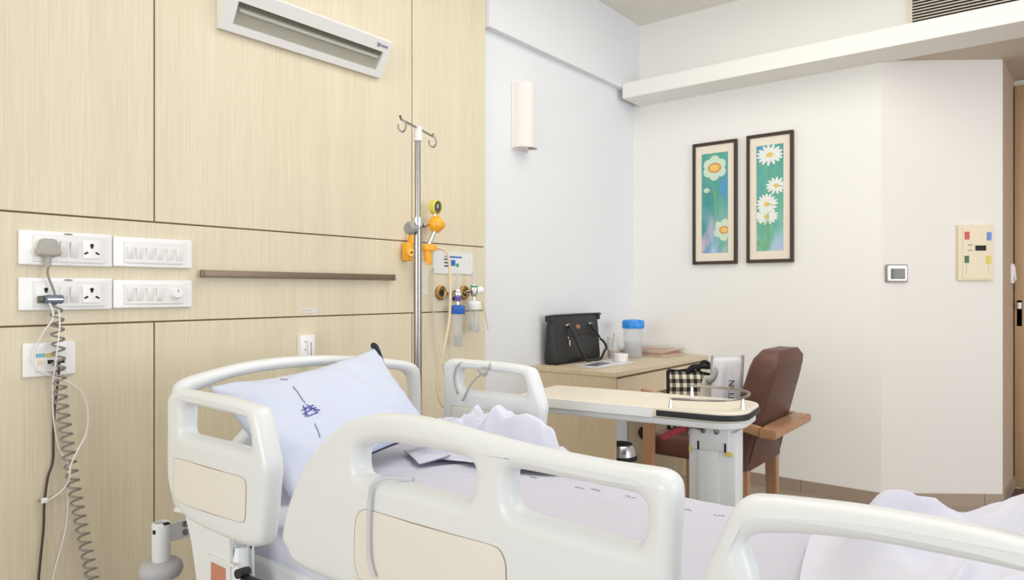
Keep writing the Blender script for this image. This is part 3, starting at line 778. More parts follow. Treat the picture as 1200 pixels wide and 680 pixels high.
bm = B(); lathe(bm, (fx2, fy2, 1.213), [(.0155, 0), (.018, .003), (.018, .012), (.0155, .016)], 20); part('green_collar', bm, M['green'], t)
bm = B(); tube(bm, [(fx2+.04, fy2, 1.15), (fx2+.07, fy2, 1.13), (fx2+.1, fy2, 1.05), (fx2+.115, fy2, .99)], .003, 8, 6); solo('short_clear_hose', bm, M['creamhose'], 'short thin pale hose end hanging right of the white-capped flowmeter', 'hose')

# yellow suction regulator
x = W(510.5, 0).x-.03; y = D-.085
t = thing('suction_regulator', 'yellow suction regulator with lime gauge and round body beside the steel pole', 'regulator', (x, D, 1.25))
q = at(511, 263, y=y)
rg = .041
bm = B(); sph(bm, q, rg, 26, 16)
for k in range(10):
    a = 2*PI*k/10; box(bm, (q.x+math.cos(a)*rg*.97-.004, q.y-.006, q.z+math.sin(a)*rg*.97-.004), (q.x+math.cos(a)*rg*.97+.004, q.y+.006, q.z+math.sin(a)*rg*.97+.004), .001, 1)
part('body', bm, M['yellow'], t)
bm = B(); r_ = at(519, 264, y=y-.035); tube(bm, [q+Vector((.02, -.015, 0)), r_], .012, 12); lathe(bm, r_, [(.006, -.004), (.017, -.004), (.018, .006), (.008, .008)], 16, (.35, -.9, 0)); kn = part('adjust_knob', bm, M['yellow'], t)
gq = at(509.5, 243, y=y+.0)
ga = Vector((.12, -.99, -.05)).normalized()
bm = B(); lathe(bm, gq-ga*.012, [(0, 0), (.034, 0), (.036, .005), (.036, .03), (.031, .034)], 28, ga); lathe(bm, gq-ga*.012, [(.031, .034), (.029, .026), (0, .026)], 28, ga); gz = part('gauge_case', bm, M['gaugeyellow'], t)
bm = B(); lathe(bm, gq+ga*.0145, [(0, 0), (.0285, 0), (.0285, .002), (0, .002)], 24, ga); part('gauge_face', bm, M['gauge'], gz)
bm = B(); box(bm, gq+ga*.0168-Vector((.002, .002, .004)), gq+ga*.0175+Vector((.002, .002, .016))); part('gauge_needle', bm, M['whiteplastic'], gz)
bm = B(); cyl(bm, q+Vector((-.006, 0, .03)), gq-Vector((0, 0, .03)), .009); cyl(bm, q-Vector((.008, 0, .032)), at(502, 288, y=y), .012); cyl(bm, q+Vector((-.03, .01, .004)), at(498, 263, y=y+.01), .008); cyl(bm, q+Vector((.01, .0, .02)), at(518, 258, y=y-.01), .006); part('steel_fitting', bm, M['chrome'], t)
tq = at(503, 290, y=y)
bm = B(); lathe(bm, tq-Vector((0, 0, .02)), [(.016, 0), (.036, .004), (.038, .012), (.038, .026), (.030, .032), (.016, .036)], 24); lathe(bm, tq-Vector((.009, 0, .085)), [(0, 0), (.017, 0), (.019, .004), (.021, .07), (0, .07)], 18); part('trap_cap', bm, M['yellow'], t)
bm = B(); lathe(bm, at(497, 345, y=y), [(0, 0), (.019, 0), (.021, .004), (.021, .15), (.019, .155)], 20); part('trap_jar', bm, M['clear'], t)
bm = B(); cyl(bm, at(498, 338, y=y), at(500, 312, y=y), .006); part('trap_tube', bm, M['creamhose'], t)
bm = B(); tube(bm, [q+Vector((0, .02, 0)), (q.x, D-.0005, q.z)], .012, 12); part('wall_pipe', bm, M['steel'], t)
# companion yellow bracket further left
q2 = at(480, 294, y=D-.04)
bm = B(); box(bm, (q2.x-.02, D-.05, q2.z-.05), (q2.x+.02, D-.0005, q2.z+.04), .012, 3); lathe(bm, (q2.x-.012, D-.052, q2.z-.01), [(0, 0), (.022, 0), (.024, .01), (.018, .02), (0, .02)], 20, (-.3, -1, 0)); box(bm, (q2.x+.004, D-.055, q2.z+.03), (q2.x+.02, D-.02, q2.z+.085), .005)
o = solo('yellow_wall_bracket', bm, M['yellow'], 'yellow plastic wall bracket just left of the steel pole', 'bracket')
bm = B(); lathe(bm, (q2.x-.02, D-.076, q2.z-.01), [(0, 0), (.005, 0), (.005, .003), (0, .003)], 12, (-.3, -1, 0)); part('bracket_screw', bm, M['hole'], o)
# hoses
def hz_(pts, r, m, nm, label):
    bm = B(); tube(bm, pts, r, 9, 7); solo(nm, bm, m, label, 'hose')
hz_([at(506, 290, y=y), at(521, 293, y=y-.04), at(526, 305, y=y-.05), at(527.5, 330, y=y-.06), at(527.5, 355, y=y-.07), at(526, 378, y=y-.07), at(521, 405, y=y-.07), at(516, 430, y=y-.06), at(513, 450, y=y-.05), at(514, 466, y=y-.05), at(519, 476, y=y-.05), at(524, 480, y=y-.05)], .0068, M['creamhose'], 'suction_hose', 'cream rubber hose drooping from the yellow regulator past the flowmeters')
hz_([at(508, 317, y=D+.001), at(508, 318, y=D-.02), at(507, 350, y=D-.02), at(509, 375, y=D-.02), at(513, 400, y=D-.03), at(518, 425, y=D-.04), at(521, 445, y=D-.04), at(522, 470, y=D-.04)], .004, M['clearhose'], 'clear_hose', 'thin clear tube hanging straight behind the cream hose')

# ================================================================== IV POLE
pv = 1.995; q = at(489.5, 300, y=pv); x = q.x; y = pv
t = thing('drip_stand', 'tall stainless steel drip pole with two hooks beside the bed head', 'drip stand', (x, y, FZ))
zt = at(489, 152, y=pv).z; zj = at(489, 259, y=pv).z
bm = B(); cyl(bm, (x, y, FZ+.12), (x, y, zj), .0165); part('lower_pole', bm, M['steel'], t)
bm = B(); cyl(bm, (x, y, zj-.02), (x, y, zt-.04), .0115); part('upper_pole', bm, M['steel'], t)
bm = B(); cyl(bm, (x, y, zt-.045), (x, y, zt+.012), .017); part('top_cap', bm, M['whiteplastic2'], t)
bm = B(); cyl(bm, (x, y, zj-.02), (x, y, zj+.012), .0195); part('collar', bm, M['chrome'], t)
dd = Vector((.93, .37, 0)); c = Vector((x, y, zt+.006))
bm = B(); tube(bm, [c-dd*.16+Vector((0, 0, .012)), c-dd*.15, c, c+dd*.15, c+dd*.16+Vector((0, 0, .012))], .0045, 8); part('crossbar', bm, M['steel'], t)
for s in (-1, 1):
    e_ = c+dd*.145*s; n_ = Vector((-dd.y, dd.x, 0)); n_ = Vector((.62, -.785, 0))
    bm = B(); tube(bm, [e_, e_+n_*.012+Vector((0, 0, -.008)), e_+n_*.016+Vector((0, 0, -.03)), e_+n_*.004+Vector((0, 0, -.046)), e_-n_*.012+Vector((0, 0, -.034)), e_-n_*.012+Vector((0, 0, -.018))], .0036, 8, 6); part('hook', bm, M['steel'], t)
q = at(484, 268, y=pv)
bm = B(); lathe(bm, Vector((x, y, q.z))-Vector((.055, .0, 0)), [(0, 0), (.022, 0), (.026, .005), (.026, .02), (.016, .026), (.016, .05)], 8, (1, .0, 0)); box(bm, (x-.024, y-.0, q.z-.02), (x+.018, y+.024, q.z+.02), .005); part('clamp_knob', bm, M['clampgrey'], t)
for k in range(5):
    a = 2*PI*k/5+.6
    bm = B(); tube(bm, [(x, y, FZ+.13), (x+.07*math.cos(a), y+.07*math.sin(a), FZ+.12), (x+.19*math.cos(a), y+.19*math.sin(a), FZ+.075)], .012, 10, 4); fo = part('base_leg', bm, M['steel'], t)
    bm = B(); cyl(bm, (x+.19*math.cos(a)-.01, y+.19*math.sin(a), FZ+.0265), (x+.19*math.cos(a)+.01, y+.19*math.sin(a), FZ+.0265), .026); cyl(bm, (x+.19*math.cos(a), y+.19*math.sin(a), FZ+.03), (x+.19*math.cos(a), y+.19*math.sin(a), FZ+.08), .008); part('castor', bm, M['black'], fo)

# ================================================================== HOSPITAL BED
NX, FX = .85, 1.84           # near and far rail planes
MT = .665                    # mattress top
bed = thing('hospital_bed', 'adjustable hospital bed with cream moulded headboard and side rails', 'bed', (1.345, .85, FZ))
def rz(px, py, x=NX-.025): p = at(px, py, x=x); return (p.y, p.z)
def sm(pts, n=5): return [(p.x, p.y) for p in cr([(a, b, 0) for a, b in pts], n, True)]
def rail(outer, holes, x, thick, bev, mirror=False):
    return sheet_outline(outer, holes, thick, bev, lambda a, b, c: (x+c, a, b))
# head rails: outline surveyed on the near one
ho = sm([rz(*p) for p in ((193.5, 500), (193.5, 472), (196, 462), (203, 457.5), (225, 461), (260, 467.5), (288, 476), (297, 482), (301, 494), (307, 522), (312, 550), (310, 580), (307, 615), (304, 637), (298, 643), (285, 642), (255, 631), (226, 616.5), (210, 603), (199, 583), (194, 560), (193.2, 530))], 5)
hh = sm([rz(*p) for p in ((211.5, 490), (212, 478), (217, 474.5), (240, 480), (270, 487.5), (284, 492), (288, 499), (290.5, 512), (291, 524), (287, 528.5), (260, 521.5), (230, 514), (215, 510), (211.5, 505))], 5)
inp = sm([rz(*p) for p in ((204.5, 545), (204.5, 540), (208, 537), (240, 546), (270, 555), (283, 559), (289, 566), (289, 590), (288, 608), (284, 612.5), (270, 609), (240, 600), (214, 590), (206, 584), (204, 575))], 4)
iz = 0
def add_rail(name, label, outer, holes, panel, x, sgn):
    bm = rail(outer, holes, x, .052, .021)
    r = part(name, bm, M['bedplastic'], bed, label, angle=60)
    if panel:
        bm = rail(panel, [], x-sgn*.0258, .0016, .0004); sp = part('panel_seam', bm, M['seam'], r)
        cx_ = sum(p[0] for p in panel)/len(panel); cz_ = sum(p[1] for p in panel)/len(panel)
        def shrink(p): 
            d0 = math.hypot(p[0]-cx_, p[1]-cz_); k = (d0-.0022)/d0; return (cx_+(p[0]-cx_)*k, cz_+(p[1]-cz_)*k)
        bm = rail([shrink(p) for p in panel], [], x-sgn*.0262, .0026, .0008); part('inset_panel', bm, M['inset'], r)
    return r
# surveyed on the outer face: bevel shifts edges, so outlines are used as they are
add_rail('side_rail', 'short cream side rail at the head end, near side', ho, [hh], inp, NX, 1)
add_rail('side_rail', 'short cream side rail at the head end, far side', ho, [hh], inp, FX, -1)
# the far rail shows its inner face with a panel too
bm = rail(inp, [], FX-.0258, .0016, .0004); 
r_far = [o for o in bed.children if o.name.startswith('side_rail')][-1]
part('panel_seam', bm, M['seam'], r_far)
cxp = sum(p[0] for p in inp)/len(inp); czp = sum(p[1] for p in inp)/len(inp)
bm = rail([(cxp+(p[0]-cxp)*.985, czp+(p[1]-czp)*.98) for p in inp], [], FX-.0262, .0026, .0008); part('inset_panel', bm, M['inset'], r_far)
# long middle rail with two openings
mo_px = [(333, 645), (327, 632), (331, 603), (341, 572), (355, 543), (372, 519), (394, 500), (420, 489.5), (446, 486.5), (475, 489.5), (515, 499), (560, 512), (610, 525), (660, 536), (710, 545.5), (752, 551.5), (772, 556), (784, 565), (789, 580), (788.5, 610), (786, 650), (784, 700)]
mo = [rz(*p) for p in mo_px]
ye = mo[-1][0]
mo += [(ye+.01, .66), (ye+.04, .642), (ye+.12, .638), (.7, .638), (1.0, .640), (1.2, .642)]
mh1 = sm([rz(*p) for p in ((416, 548), (416.5, 534), (421, 526), (433, 521.5), (455, 521), (490, 526.5), (525, 534), (543, 539), (551, 547), (553.5, 560), (551, 578), (546, 587), (538, 589.5), (500, 579.5), (460, 569), (430, 562), (419, 557))], 5)
mh2 = sm([rz(*p) for p in ((592, 575), (592, 561), (596, 553.5), (606, 553), (640, 559.5), (690, 570), (728, 578.5), (745, 584), (752, 594), (754, 610), (751, 631), (744, 641), (733, 641), (690, 629), (640, 615), (606, 604.5), (596, 597), (593, 587))], 5)
mp = [rz(*p) for p in ((416, 625), (418, 606), (424, 598), (435, 598), (480, 611), (530, 625.5), (575, 638), (587, 645), (593, 658), (594.5, 675))]
mp += [(rz(594.5, 675)[0], .70), (rz(594.5, 675)[0]+.02, .672), (1.0, .672), (rz(416, 625)[0]-.01, .676), (rz(416, 625)[0], .70)]
mid = add_rail('side_rail', 'long cream side rail with two hand openings, near side', sm(mo, 5), [mh1, mh2], sm(mp, 5), NX, 1)
# foot rail
fo_px = [(816, 700), (818.5, 680), (830, 650), (845, 616), (856, 596), (870, 586.5), (890, 586), (930, 590), (1000, 598.5), (1080, 612), (1150, 626), (1205, 640)]
fo = [rz(*p) for p in fo_px]
y9, z9 = fo[-1]
fo += [(y9-.08, z9-.006), (y9-.17, z9-.02), (y9-.24, z9-.06), (y9-.27, z9-.13), (y9-.27, z9-.22), (y9-.24, z9-.28), (y9-.1, z9-.295), (.1, .642), (fo[0][0]-.04, .642), (fo[0][0]-.005, .66)]
fh = [rz(*p) for p in ((882, 700), (878, 680), (871, 657), (868, 641), (876, 633), (895, 629.5), (950, 631.5), (1020, 639.5), (1100, 655), (1205, 678))]
yh, zh = fh[-1]
fh += [(yh-.1, zh-.008), (yh-.18, zh-.03), (yh-.2, zh-.08), (yh-.17, zh-.11), (yh-.05, zh-.11), (.15, zh-.11), (fh[0][0]-.03, zh-.10)]
add_rail('side_rail', 'cream side rail at the foot end, near side', sm(fo, 5), [sm(fh, 5)], None, NX, 1)

# headboard
HY = 1.925
def hb(px, py): p = at(px, py, y=HY-.02); return (p.x, p.z)
hpx = [(207, 520), (206, 480), (207.5, 460), (213, 449), (230, 441), (265, 431), (300, 423.5), (345, 418.3), (390, 416.8), (430, 418.3), (460, 421), (482, 424.5), (491, 430), (494, 440), (495, 470)]
hbo = [hb(*p) for p in hpx]
xr = hbo[-1][0]; xl = hbo[0][0]
hbo += [(xr, .66), (xr-.01, .60), (xr-.05, .585), (1.4, .58), (xl+.05, .585), (xl+.01, .60), (xl, .66)]
tin = [(223, 500), (222, 474), (230, 461), (262, 447), (287, 440.5), (320, 434.5), (360, 430.5), (400, 429.5), (440, 431), (468, 434), (478, 437.5), (483, 446), (485, 462), (486, 490)]
hbh = [hb(*p) for p in tin]
x1_, x0_ = hbh[-1][0], hbh[0][0]
hbh += [(x1_-.01, .70), (x1_-.05, .70), (x1_-.14, .80), (1.52, .86), (1.40, .87), (1.28, .86), (x0_+.20, .80), (x0_+.07, .70), (x0_+.015, .70)]
bm = sheet_outline(sm(hbo, 5), [sm(hbh, 5)], .05, .02, lambda a, b, c: (a, HY+c, b))
part('headboard', bm, M['bedplastic'], bed, 'curved cream headboard with crescent opening', angle=60)

# frame under the mattress
bm = B()
box(bm, (.98, -.32, .47), (1.72, 1.85, .52), .01)
box(bm, (.93, -.32, .44), (.99, 1.72, .56), .015, 3); box(bm, (1.71, -.32, .44), (1.77, 1.72, .56), .015, 3)
box(bm, (1.05, 1.82, .44), (1.65, 1.91, .60), .015, 3)
part('deck', bm, M['whitemetal'], bed)
bm = B()
box(bm, (1.02, -.2, .10), (1.10, 1.8, .18), .01); box(bm, (1.60, -.2, .10), (1.68, 1.8, .18), .01)
box(bm, (1.02, -.2, .10), (1.68, -.1, .18), .01); box(bm, (1.02, 1.7, .10), (1.68, 1.8, .18), .01)
part('base_frame', bm, M['whitemetal'], bed)
for y_ in (.2, 1.4):
    bm = B(); box(bm, (1.27, y_-.08, .17), (1.43, y_+.08, .34), .01); box(bm, (1.29, y_-.06, .33), (1.41, y_+.06, .475), .008); part('lift_column', bm, M['whitemetal'], bed)
for x_ in (1.06, 1.64):
    for y_ in (-.12, 1.72):
        bm = B(); cyl(bm, (x_, y_, .02), (x_, y_, .11), .02); box(bm, (x_-.03, y_-.03, .0), (x_+.03, y_+.03, .045), .01); cs = part('castor', bm, M['clampgrey'], bed)
        bm = B(); cyl(bm, (x_-.02, y_-.02, FZ+.0625), (x_+.02, y_-.02, FZ+.0625), .0625, n=28); part('wheel', bm, M['black'], cs)
# rail brackets
def bracket(x, y_, w, z0, z1, lab=None):
    bm = B(); box(bm, (x-.024, y_-w/2, z0), (x+.024, y_+w/2, z1), .012, 3); box(bm, (min(x, .95 if x < 1 else 1.75), y_-w/2, .46), (max(x, .95 if x < 1 else 1.75), y_+w/2, .53), .01); return part('rail_bracket', bm, M['whitemetal'], bed)
for y_ in (1.05, .62, .12): bracket(NX+.006, y_, .08, .46, .655)
bracket(FX-.006, 1.56, .09, .46, .66)
# head rail arm with the orange label
bm = B()
pA = [(1.68, .66), (1.63, .60), (1.60, .50), (1.585, .30), (1.47, .30), (1.46, .50), (1.47, .60), (1.455, .655)]
prism(bm, [(NX-.02, a, b) for a, b in pA], (.06, 0, 0))
bmesh.ops.bevel(bm, geom=list(bm.edges), offset=.007, segments=2, affect='EDGES')
ar = part('rail_arm', bm, M['bedplastic'], bed)
a = at(247, 659, x=NX-.022); b = at(263.5, 685, x=NX-.022)
bm = B(); box(bm, (NX-.0225, b.y, b.z-.02), (NX-.0195, a.y, a.z), .001, 1); part('warning_label', bm, M['orange'], ar, 'orange and white label')
bm = B(); box(bm, (NX-.024, b.y-.04, a.z+.012), (NX-.0195, a.y+.012, a.z+.018), .001, 1); part('arm_ridge', bm, M['whiteplastic2'], ar)
bm = B(); tube(bm, [(NX+.01, 1.47, .62), (NX-.0, 1.455, .56), (NX, 1.42, .50), (NX+.01, 1.35, .47), (NX+.03, 1.2, .465)], .018, 14, 6); part('rail_tube', bm, M['bedplastic'], bed)
bm = B(); tube(bm, [(NX-.005, 1.50, .62), (NX-.012, 1.475, .55), (NX-.012, 1.44, .49), (NX-.01, 1.38, .455), (NX, 1.25, .44)], .006, 8, 6); part('release_cable', bm, M['black'], bed)
q = at(285, 671, x=NX-.02)
bm = B(); lathe(bm, q, [(0, -.015), (.009, -.015), (.0105, -.008), (.0105, .016), (0, .018)], 16, (-1, -.2, .1)); box(bm, (q.x-.01, q.y-.07, q.z-.025), (q.x+.014, q.y, q.z-.006), .006); part('release_lever', bm, M['black'], bed)
q = at(345, 662, x=.9)
# corner bumper: arm, post and roller
q = at(189, 634, y=1.95)
bx, by = q.x, 1.95
bm = B(); lathe(bm, (bx, by, .455), [(0, 0), (.0225, 0), (.024, .003), (.024, .102), (.021, .105), (.017, .105), (.017, .09), (0, .09)], 24); bp_ = part('bumper_post', bm, M['bedplastic'], bed)
bm = B(); box(bm, (bx-.0255, by-.012, .535), (bx-.015, by-.004, .545)); box(bm, (bx-.004, by-.024, .556), (bx+.012, by-.012, .561)); each('post_notch', bm, M['hole'], bp_)
bm = B(); lathe(bm, (bx, by, .405), [(0, .004), (.035, .0), (.05, .008), (.056, .024), (.052, .040), (.04, .05), (0, .0505)], 30); part('bumper_roller', bm, M['bumpergrey'], bed)
bm = B(); box(bm, (bx+.012, by-.008, .500), (bx+.115, by+.006, .551), .003); box(bm, (bx+.09, by-.09, .51), (bx+.12, by+.006, .56), .004); ba = part('bumper_arm', bm, M['whitemetal'], bed)
bm = B()
for z_ in (.541, .518): lathe(bm, (bx+.062, by-.0085, z_), [(0, 0), (.0085, 0), (.0085, .004), (.005, .006), (0, .006)], 12, (0, -1, 0))
each('bolt', bm, M['steel'], ba)

# small trolley of hooks: transparent straps on rails
tub = [rz(462, 569, NX-.028), rz(448, 561.5, NX-.03), rz(440, 566, NX-.03), rz(436, 580, NX-.03), rz(434, 620, NX-.03), rz(434.5, 650, NX-.03), rz(438, 668, NX-.03), rz(441, 676, NX-.03)]
xo = [NX+.02, NX-.02, NX-.034, NX-.034, NX-.034, NX-.034, NX-.034, NX-.034]
bm = B(); tube(bm, [(xo[k], p[0], p[1]) for k, p in enumerate(tub)], .0042, 10, 7)
solo('clear_tube_strap', bm, mat('frosted_tube', (220, 222, 230), .2, alpha=.6), 'pale clear tube looped over the long near side rail', 'tube')
FF = FX-.032
sp = [at(536, 462, x=FF), at(532, 446, x=FF), at(534, 432, x=FF), at(541, 424.5, x=FX-.02), at(541, 424.5, x=FX+.02)]
sp2 = [at(542, 470, x=FF), at(551, 452, x=FF), at(562, 440, x=FF), at(569, 437, x=FF), at(573, 430, x=FF), at(575, 425, x=FX-.01)]
bm = B(); tube(bm, sp, .0032, 8, 6); tube(bm, sp2, .0032, 8, 6); tube(bm, [at(560, 434, x=FF), at(568, 441, x=FF), at(571, 434, x=FF), at(565, 431, x=FF)], .004, 8, 5)
solo('knotted_tie', bm, mat('grey_tie', (172, 174, 178), .7), 'grey tie cord knotted around the far head side rail', 'tie cord')

# ================================================================== MATTRESS AND BEDDING
bm = B(); box(bm, (.955, -.30, .522), (1.745, 1.845, .645), .03, 4); solo('mattress', bm, M['mattress'], 'grey covered mattress lying on the hospital bed under the sheet', 'mattress')
def fb(x, y, s, o=0): return noise.noise(Vector((x*s+o, y*s-o*1.7, o*.31)))
def ridged(x, y, s, o=0): return 1.06-math.sqrt(fb(x, y, s, o)**2+.003)*2
def sheet_z(x, y):
    z = MT-.012
    z += .006*fb(x, y, 3.0, 2)+.004*fb(x, y, 8, 5)
    # long creases running over the near edge
    k = max(0, 1-abs(x-1.0)/.18); z += .008*k*fb(x*.5, y, 9, 8)
    z += .006*max(0, ridged(x*.8+y*.6, y*.4-x*.2, 4.5, 3)-.72)/.28
    return z
bm = B()
nx, ny = 90, 150
gr = []
w_ = [(-1, )]
for i in range(nx+1):
    row = []
    s = i/nx
    for j in range(ny+1):
        y_ = -.31+(1.862+.31)*j/ny
        u_ = -.13+s*(.815+.26)       # arc coordinate across the bed, drops over both sides
        if u_ < 0:
            x_ = .945-.004*(1+fb(0, y_, 12, 4)); z_ = MT-.012+u_+.02*fb(0, y_, 5, 9)*(-u_/.13)
            x_ -= .008*fb(u_, y_, 9, 1)*(-u_/.13)
        elif u_ > .815:
            e = u_-.815; x_ = 1.757+.004*fb(1, y_, 12, 4); z_ = MT-.012-e
        else:
            x_ = .945+u_*(1.757-.945)/.815
            ed_ = min(u_, .815-u_); z_ = sheet_z(x_, y_)-.014*max(0, 1-ed_/.035)**2
        row.append(bm.verts.new((x_, y_, z_)))
    gr.append(row)
for i in range(nx):
    for j in range(ny): bm.faces.new((gr[i][j], gr[i][j+1], gr[i+1][j+1], gr[i+1][j]))
sh = solo('bed_sheet', bm, M['sheet'], 'white bed sheet spread over the mattress and hanging at its sides', 'sheet', angle=180)
def mark(px, py, n=3, w=.010):
    p = at(px, py, z=MT-.006); bm = B()
    for k in range(n):
        xx = p.x+random.uniform(-.004, .004); yy = p.y-(k-n/2)*w
        z_ = sheet_z(xx, yy)+.0015
        a = random.choice((0, .8, -.7, 1.5)); l_ = .005
        tube(bm, [(xx-l_*math.cos(a), yy-l_*math.sin(a), z_), (xx+l_*math.cos(a), yy+l_*math.sin(a), z_)], .0012, 5)
    part('printed_mark', bm, M['inkgrey'], sh)
for px, py in ((627, 559), (681, 571), (740, 582), (806, 596), (845, 604), (700, 574)): mark(px, py)

# pillow
def pillow(corners, bulge, nu=44, nv=30, seed=0, sag=0.0):
    BL, BR, TR, TL = [Vector(c) for c in corners]
    nrm = (BR-BL).cross(TL-BL).normalized()
    def P(s, t, side, k=1.0):
        # pull edges inwards between the corners so that the corners become pointed
        ds = .035*math.sin(PI*t)*(1 if s < .5 else -1)*abs(2*s-1)**3; dt = .05*math.sin(PI*s)*(1 if t < .5 else -1)*abs(2*t-1)**3
        s2, t2 = s+ds, t+dt
        p = (BL.lerp(BR, s2)).lerp(TL.lerp(TR, s2), t2)
        e = (max(0, 4*s*(1-s))**.42)*(max(0, 4*t*(1-t))**.42)
        w = .007*noise.noise(Vector((s*5+seed, t*4, side)))+.0035*noise.noise(Vector((s*11+seed, t*12, side*3)))
        c = min(s, 1-s)+min(t, 1-t)
        w += .006*max(0, 1-c*2.2)*noise.noise(Vector((math.atan2(t-.5, s-.5)*9, 0, seed)))
        w += .005*max(0, 1-abs(2*noise.noise(Vector((s*3+t*2.2+seed, t*1.6-s, 4))))*3.2)
        return p+nrm*side*(bulge*e*k+w*(e > 0))+Vector((0, 0, -sag*math.sin(PI*s)*t))
    bm = B(); F = []; K = []
    for i in range(nu+1):
        F.append([bm.verts.new(P(i/nu, j/nv, 1)) for j in range(nv+1)])
        K.append([None]*(nv+1))
        for j in range(nv+1):
            if i in (0, nu) or j in (0, nv): K[i][j] = F[i][j]
            else: K[i][j] = bm.verts.new(P(i/nu, j/nv, -1, .75))
    for i in range(nu):
        for j in range(nv):
            bm.faces.new((F[i][j], F[i+1][j], F[i+1][j+1], F[i][j+1])); bm.faces.new((K[i][j+1], K[i+1][j+1], K[i+1][j], K[i][j]))
    return bm, P, nrm
PC = ((1.035, 1.535, .672), (1.665, 1.665, .725), (1.565, 1.835, 1.005), (.955, 1.80, .945))
bm, PP, pn_ = pillow(PC, .075, seed=3, sag=.02)
pl = solo('pillow', bm, M['pillow'], 'white pillow with blue printed emblem propped up against the headboard', 'pillow', angle=180)
def onpillow(px, py):
    best = None
    for i in range(10, 91):
        for j in range(8, 97):
            p = PP(i/100, j/100, 1); f = p.x*FWD[0]+p.y*FWD[1]
            e = (600+(p.x*RGT[0]+p.y*RGT[1])/f*FPX-px)**2+(341-(p.z-H)/f*FPX-py)**2
            if best is None or e < best[0]: best = (e, i/100, j/100)
    return best[1], best[2]
bm = B()
def st(bm, s0, t0, s1, t1, r=.0016, n=5):
    pts = [PP(s0+(s1-s0)*k/n, t0+(t1-t0)*k/n, 1)+pn_*.0012 for k in range(n+1)]; tube(bm, pts, r, 5)
st(bm, *onpillow(328, 445), *onpillow(338, 445), .002)
part('printed_stripe', bm, M['inkgrey'], pl)
bm = B(); st(bm, *onpillow(343, 453), *onpillow(358, 473), .0015); part('printed_stripe', bm, M['inkgrey'], pl)
bm = B(); st(bm, *onpillow(369, 497), *onpillow(376, 513), .0015); part('printed_stripe', bm, M['inkgrey'], pl)
bm = B(); c0, c1 = onpillow(362, 482)
for a, b in (((-.045, .045), (.05, .055)), ((-.055, -.0), (.045, .012)), ((-.02, .09), (-.035, -.06)), ((.012, .1), (.03, -.06)), ((-.01, .06), (-.055, -.05)), ((.0, .03), (.055, -.04)), ((-.025, -.05), (.04, -.05))):
    a = (a[0]*.72, a[1]*.66); b = (b[0]*.72, b[1]*.66)
    st(bm, c0+a[0], c1+a[1], c0+b[0], c1+b[1], .0019)
part('printed_emblem', bm, M['ink'], pl, 'blue emblem of crossing strokes')
# dark piping on the right edge, with a tied corner
bm = B()
pts = [PP(1, k/14, 1)+pn_*(-.004)+Vector((.004, 0, 0)) for k in range(15)]
tube(bm, pts, .0045, 7); tube(bm, [PP(1-k/10*.5, 0, 1) for k in range(11)], .004, 7)
top = PP(1, 1, 1); tube(bm, [top+Vector((-.006, 0, .008)), top+Vector((.006, .0, .006)), PP(1, .93, 1)+Vector((.008, 0, .004)), PP(1, .82, 1)+Vector((.005, 0, 0)), PP(1, .7, 1)], lambda f: .011-.006*f, 8, 5)
part('dark_piping', bm, M['navy'], pl, 'dark navy edge piping')

# crumpled cloth beside the far rail
def cloth(name, poly, hfun, m, label, nx=70, ny=70, thick=.004):
    xs = [p[0] for p in poly]; ys = [p[1] for p in poly]
    x0, x1, y0, y1 = min(xs), max(xs), min(ys), max(ys)
    def dist(x, y):
        m_ = 9
        for k in range(len(poly)):
            a = Vector((*poly[k], 0)); b = Vector((*poly[k-1], 0)); p = Vector((x, y, 0)); ab = b-a
            t_ = max(0, min(1, (p-a).dot(ab)/ab.length_squared)); m_ = min(m_, (p-a-ab*t_).length)
        return m_
    rim = cr([(p[0], p[1], 0) for p in poly], 14, True); nr = len(rim); R_n = nx
    poly = [(p.x, p.y) for p in rim]
    c = Vector((sum(p[0] for p in poly)/nr, sum(p[1] for p in poly)/nr, 0))
    bm = B(); rings = []
    for i in range(1, R_n+1):
        f = (i/R_n)**.8; ring = []
        for p in rim:
            q_ = c.lerp(p, f); ring.append(bm.verts.new((q_.x, q_.y, hfun(q_.x, q_.y, dist(q_.x, q_.y)))))
        rings.append(ring)
    cv = bm.verts.new((c.x, c.y, hfun(c.x, c.y, dist(c.x, c.y))))
    for k in range(nr): bm.faces.new((cv, rings[0][k], rings[0][(k+1) % nr]))
    for A, C in zip(rings, rings[1:]):
        for k in range(nr): bm.faces.new((A[k], C[k], C[(k+1) % nr], A[(k+1) % nr]))
    return solo(name, bm, m, label, 'sheet' if 'sheet' in name else 'cloth', angle=180)
def h_crumple(x, y, d):
    e = min(1, d/.055); e = e*e*(3-2*e)
    pk = math.exp(-((x-1.69)**2/.012+((y-1.37)/.17)**4))
    wx = x+.05*fb(x, y, 6, 2); wy = y+.05*fb(x, y, 6, 5)
    z = MT+.004+e*(.060+.065*pk)
    z += e*(.052*max(0, ridged(wx*.8+wy*.5, wy*.9-wx*.3, 8, 1)-.2)+.030*max(0, ridged(wx*1.5+wy, wy-wx, 8, 4)-.3)+.010*max(0, ridged(wx*2, wy*.8, 16, 9)-.2))-.010*e
    return max(z, sheet_z(x, y)+.004)
cloth('crumpled_cloth', [(1.60, 1.64), (1.72, 1.65), (1.765, 1.55), (1.768, 1.35), (1.765, 1.22), (1.735, 1.15), (1.67, 1.19), (1.64, 1.30), (1.60, 1.46), (1.565, 1.58)], h_crumple, M['sheet2'], 'crumpled white cloth heaped on the bed beside the far side rail', 90, 90)
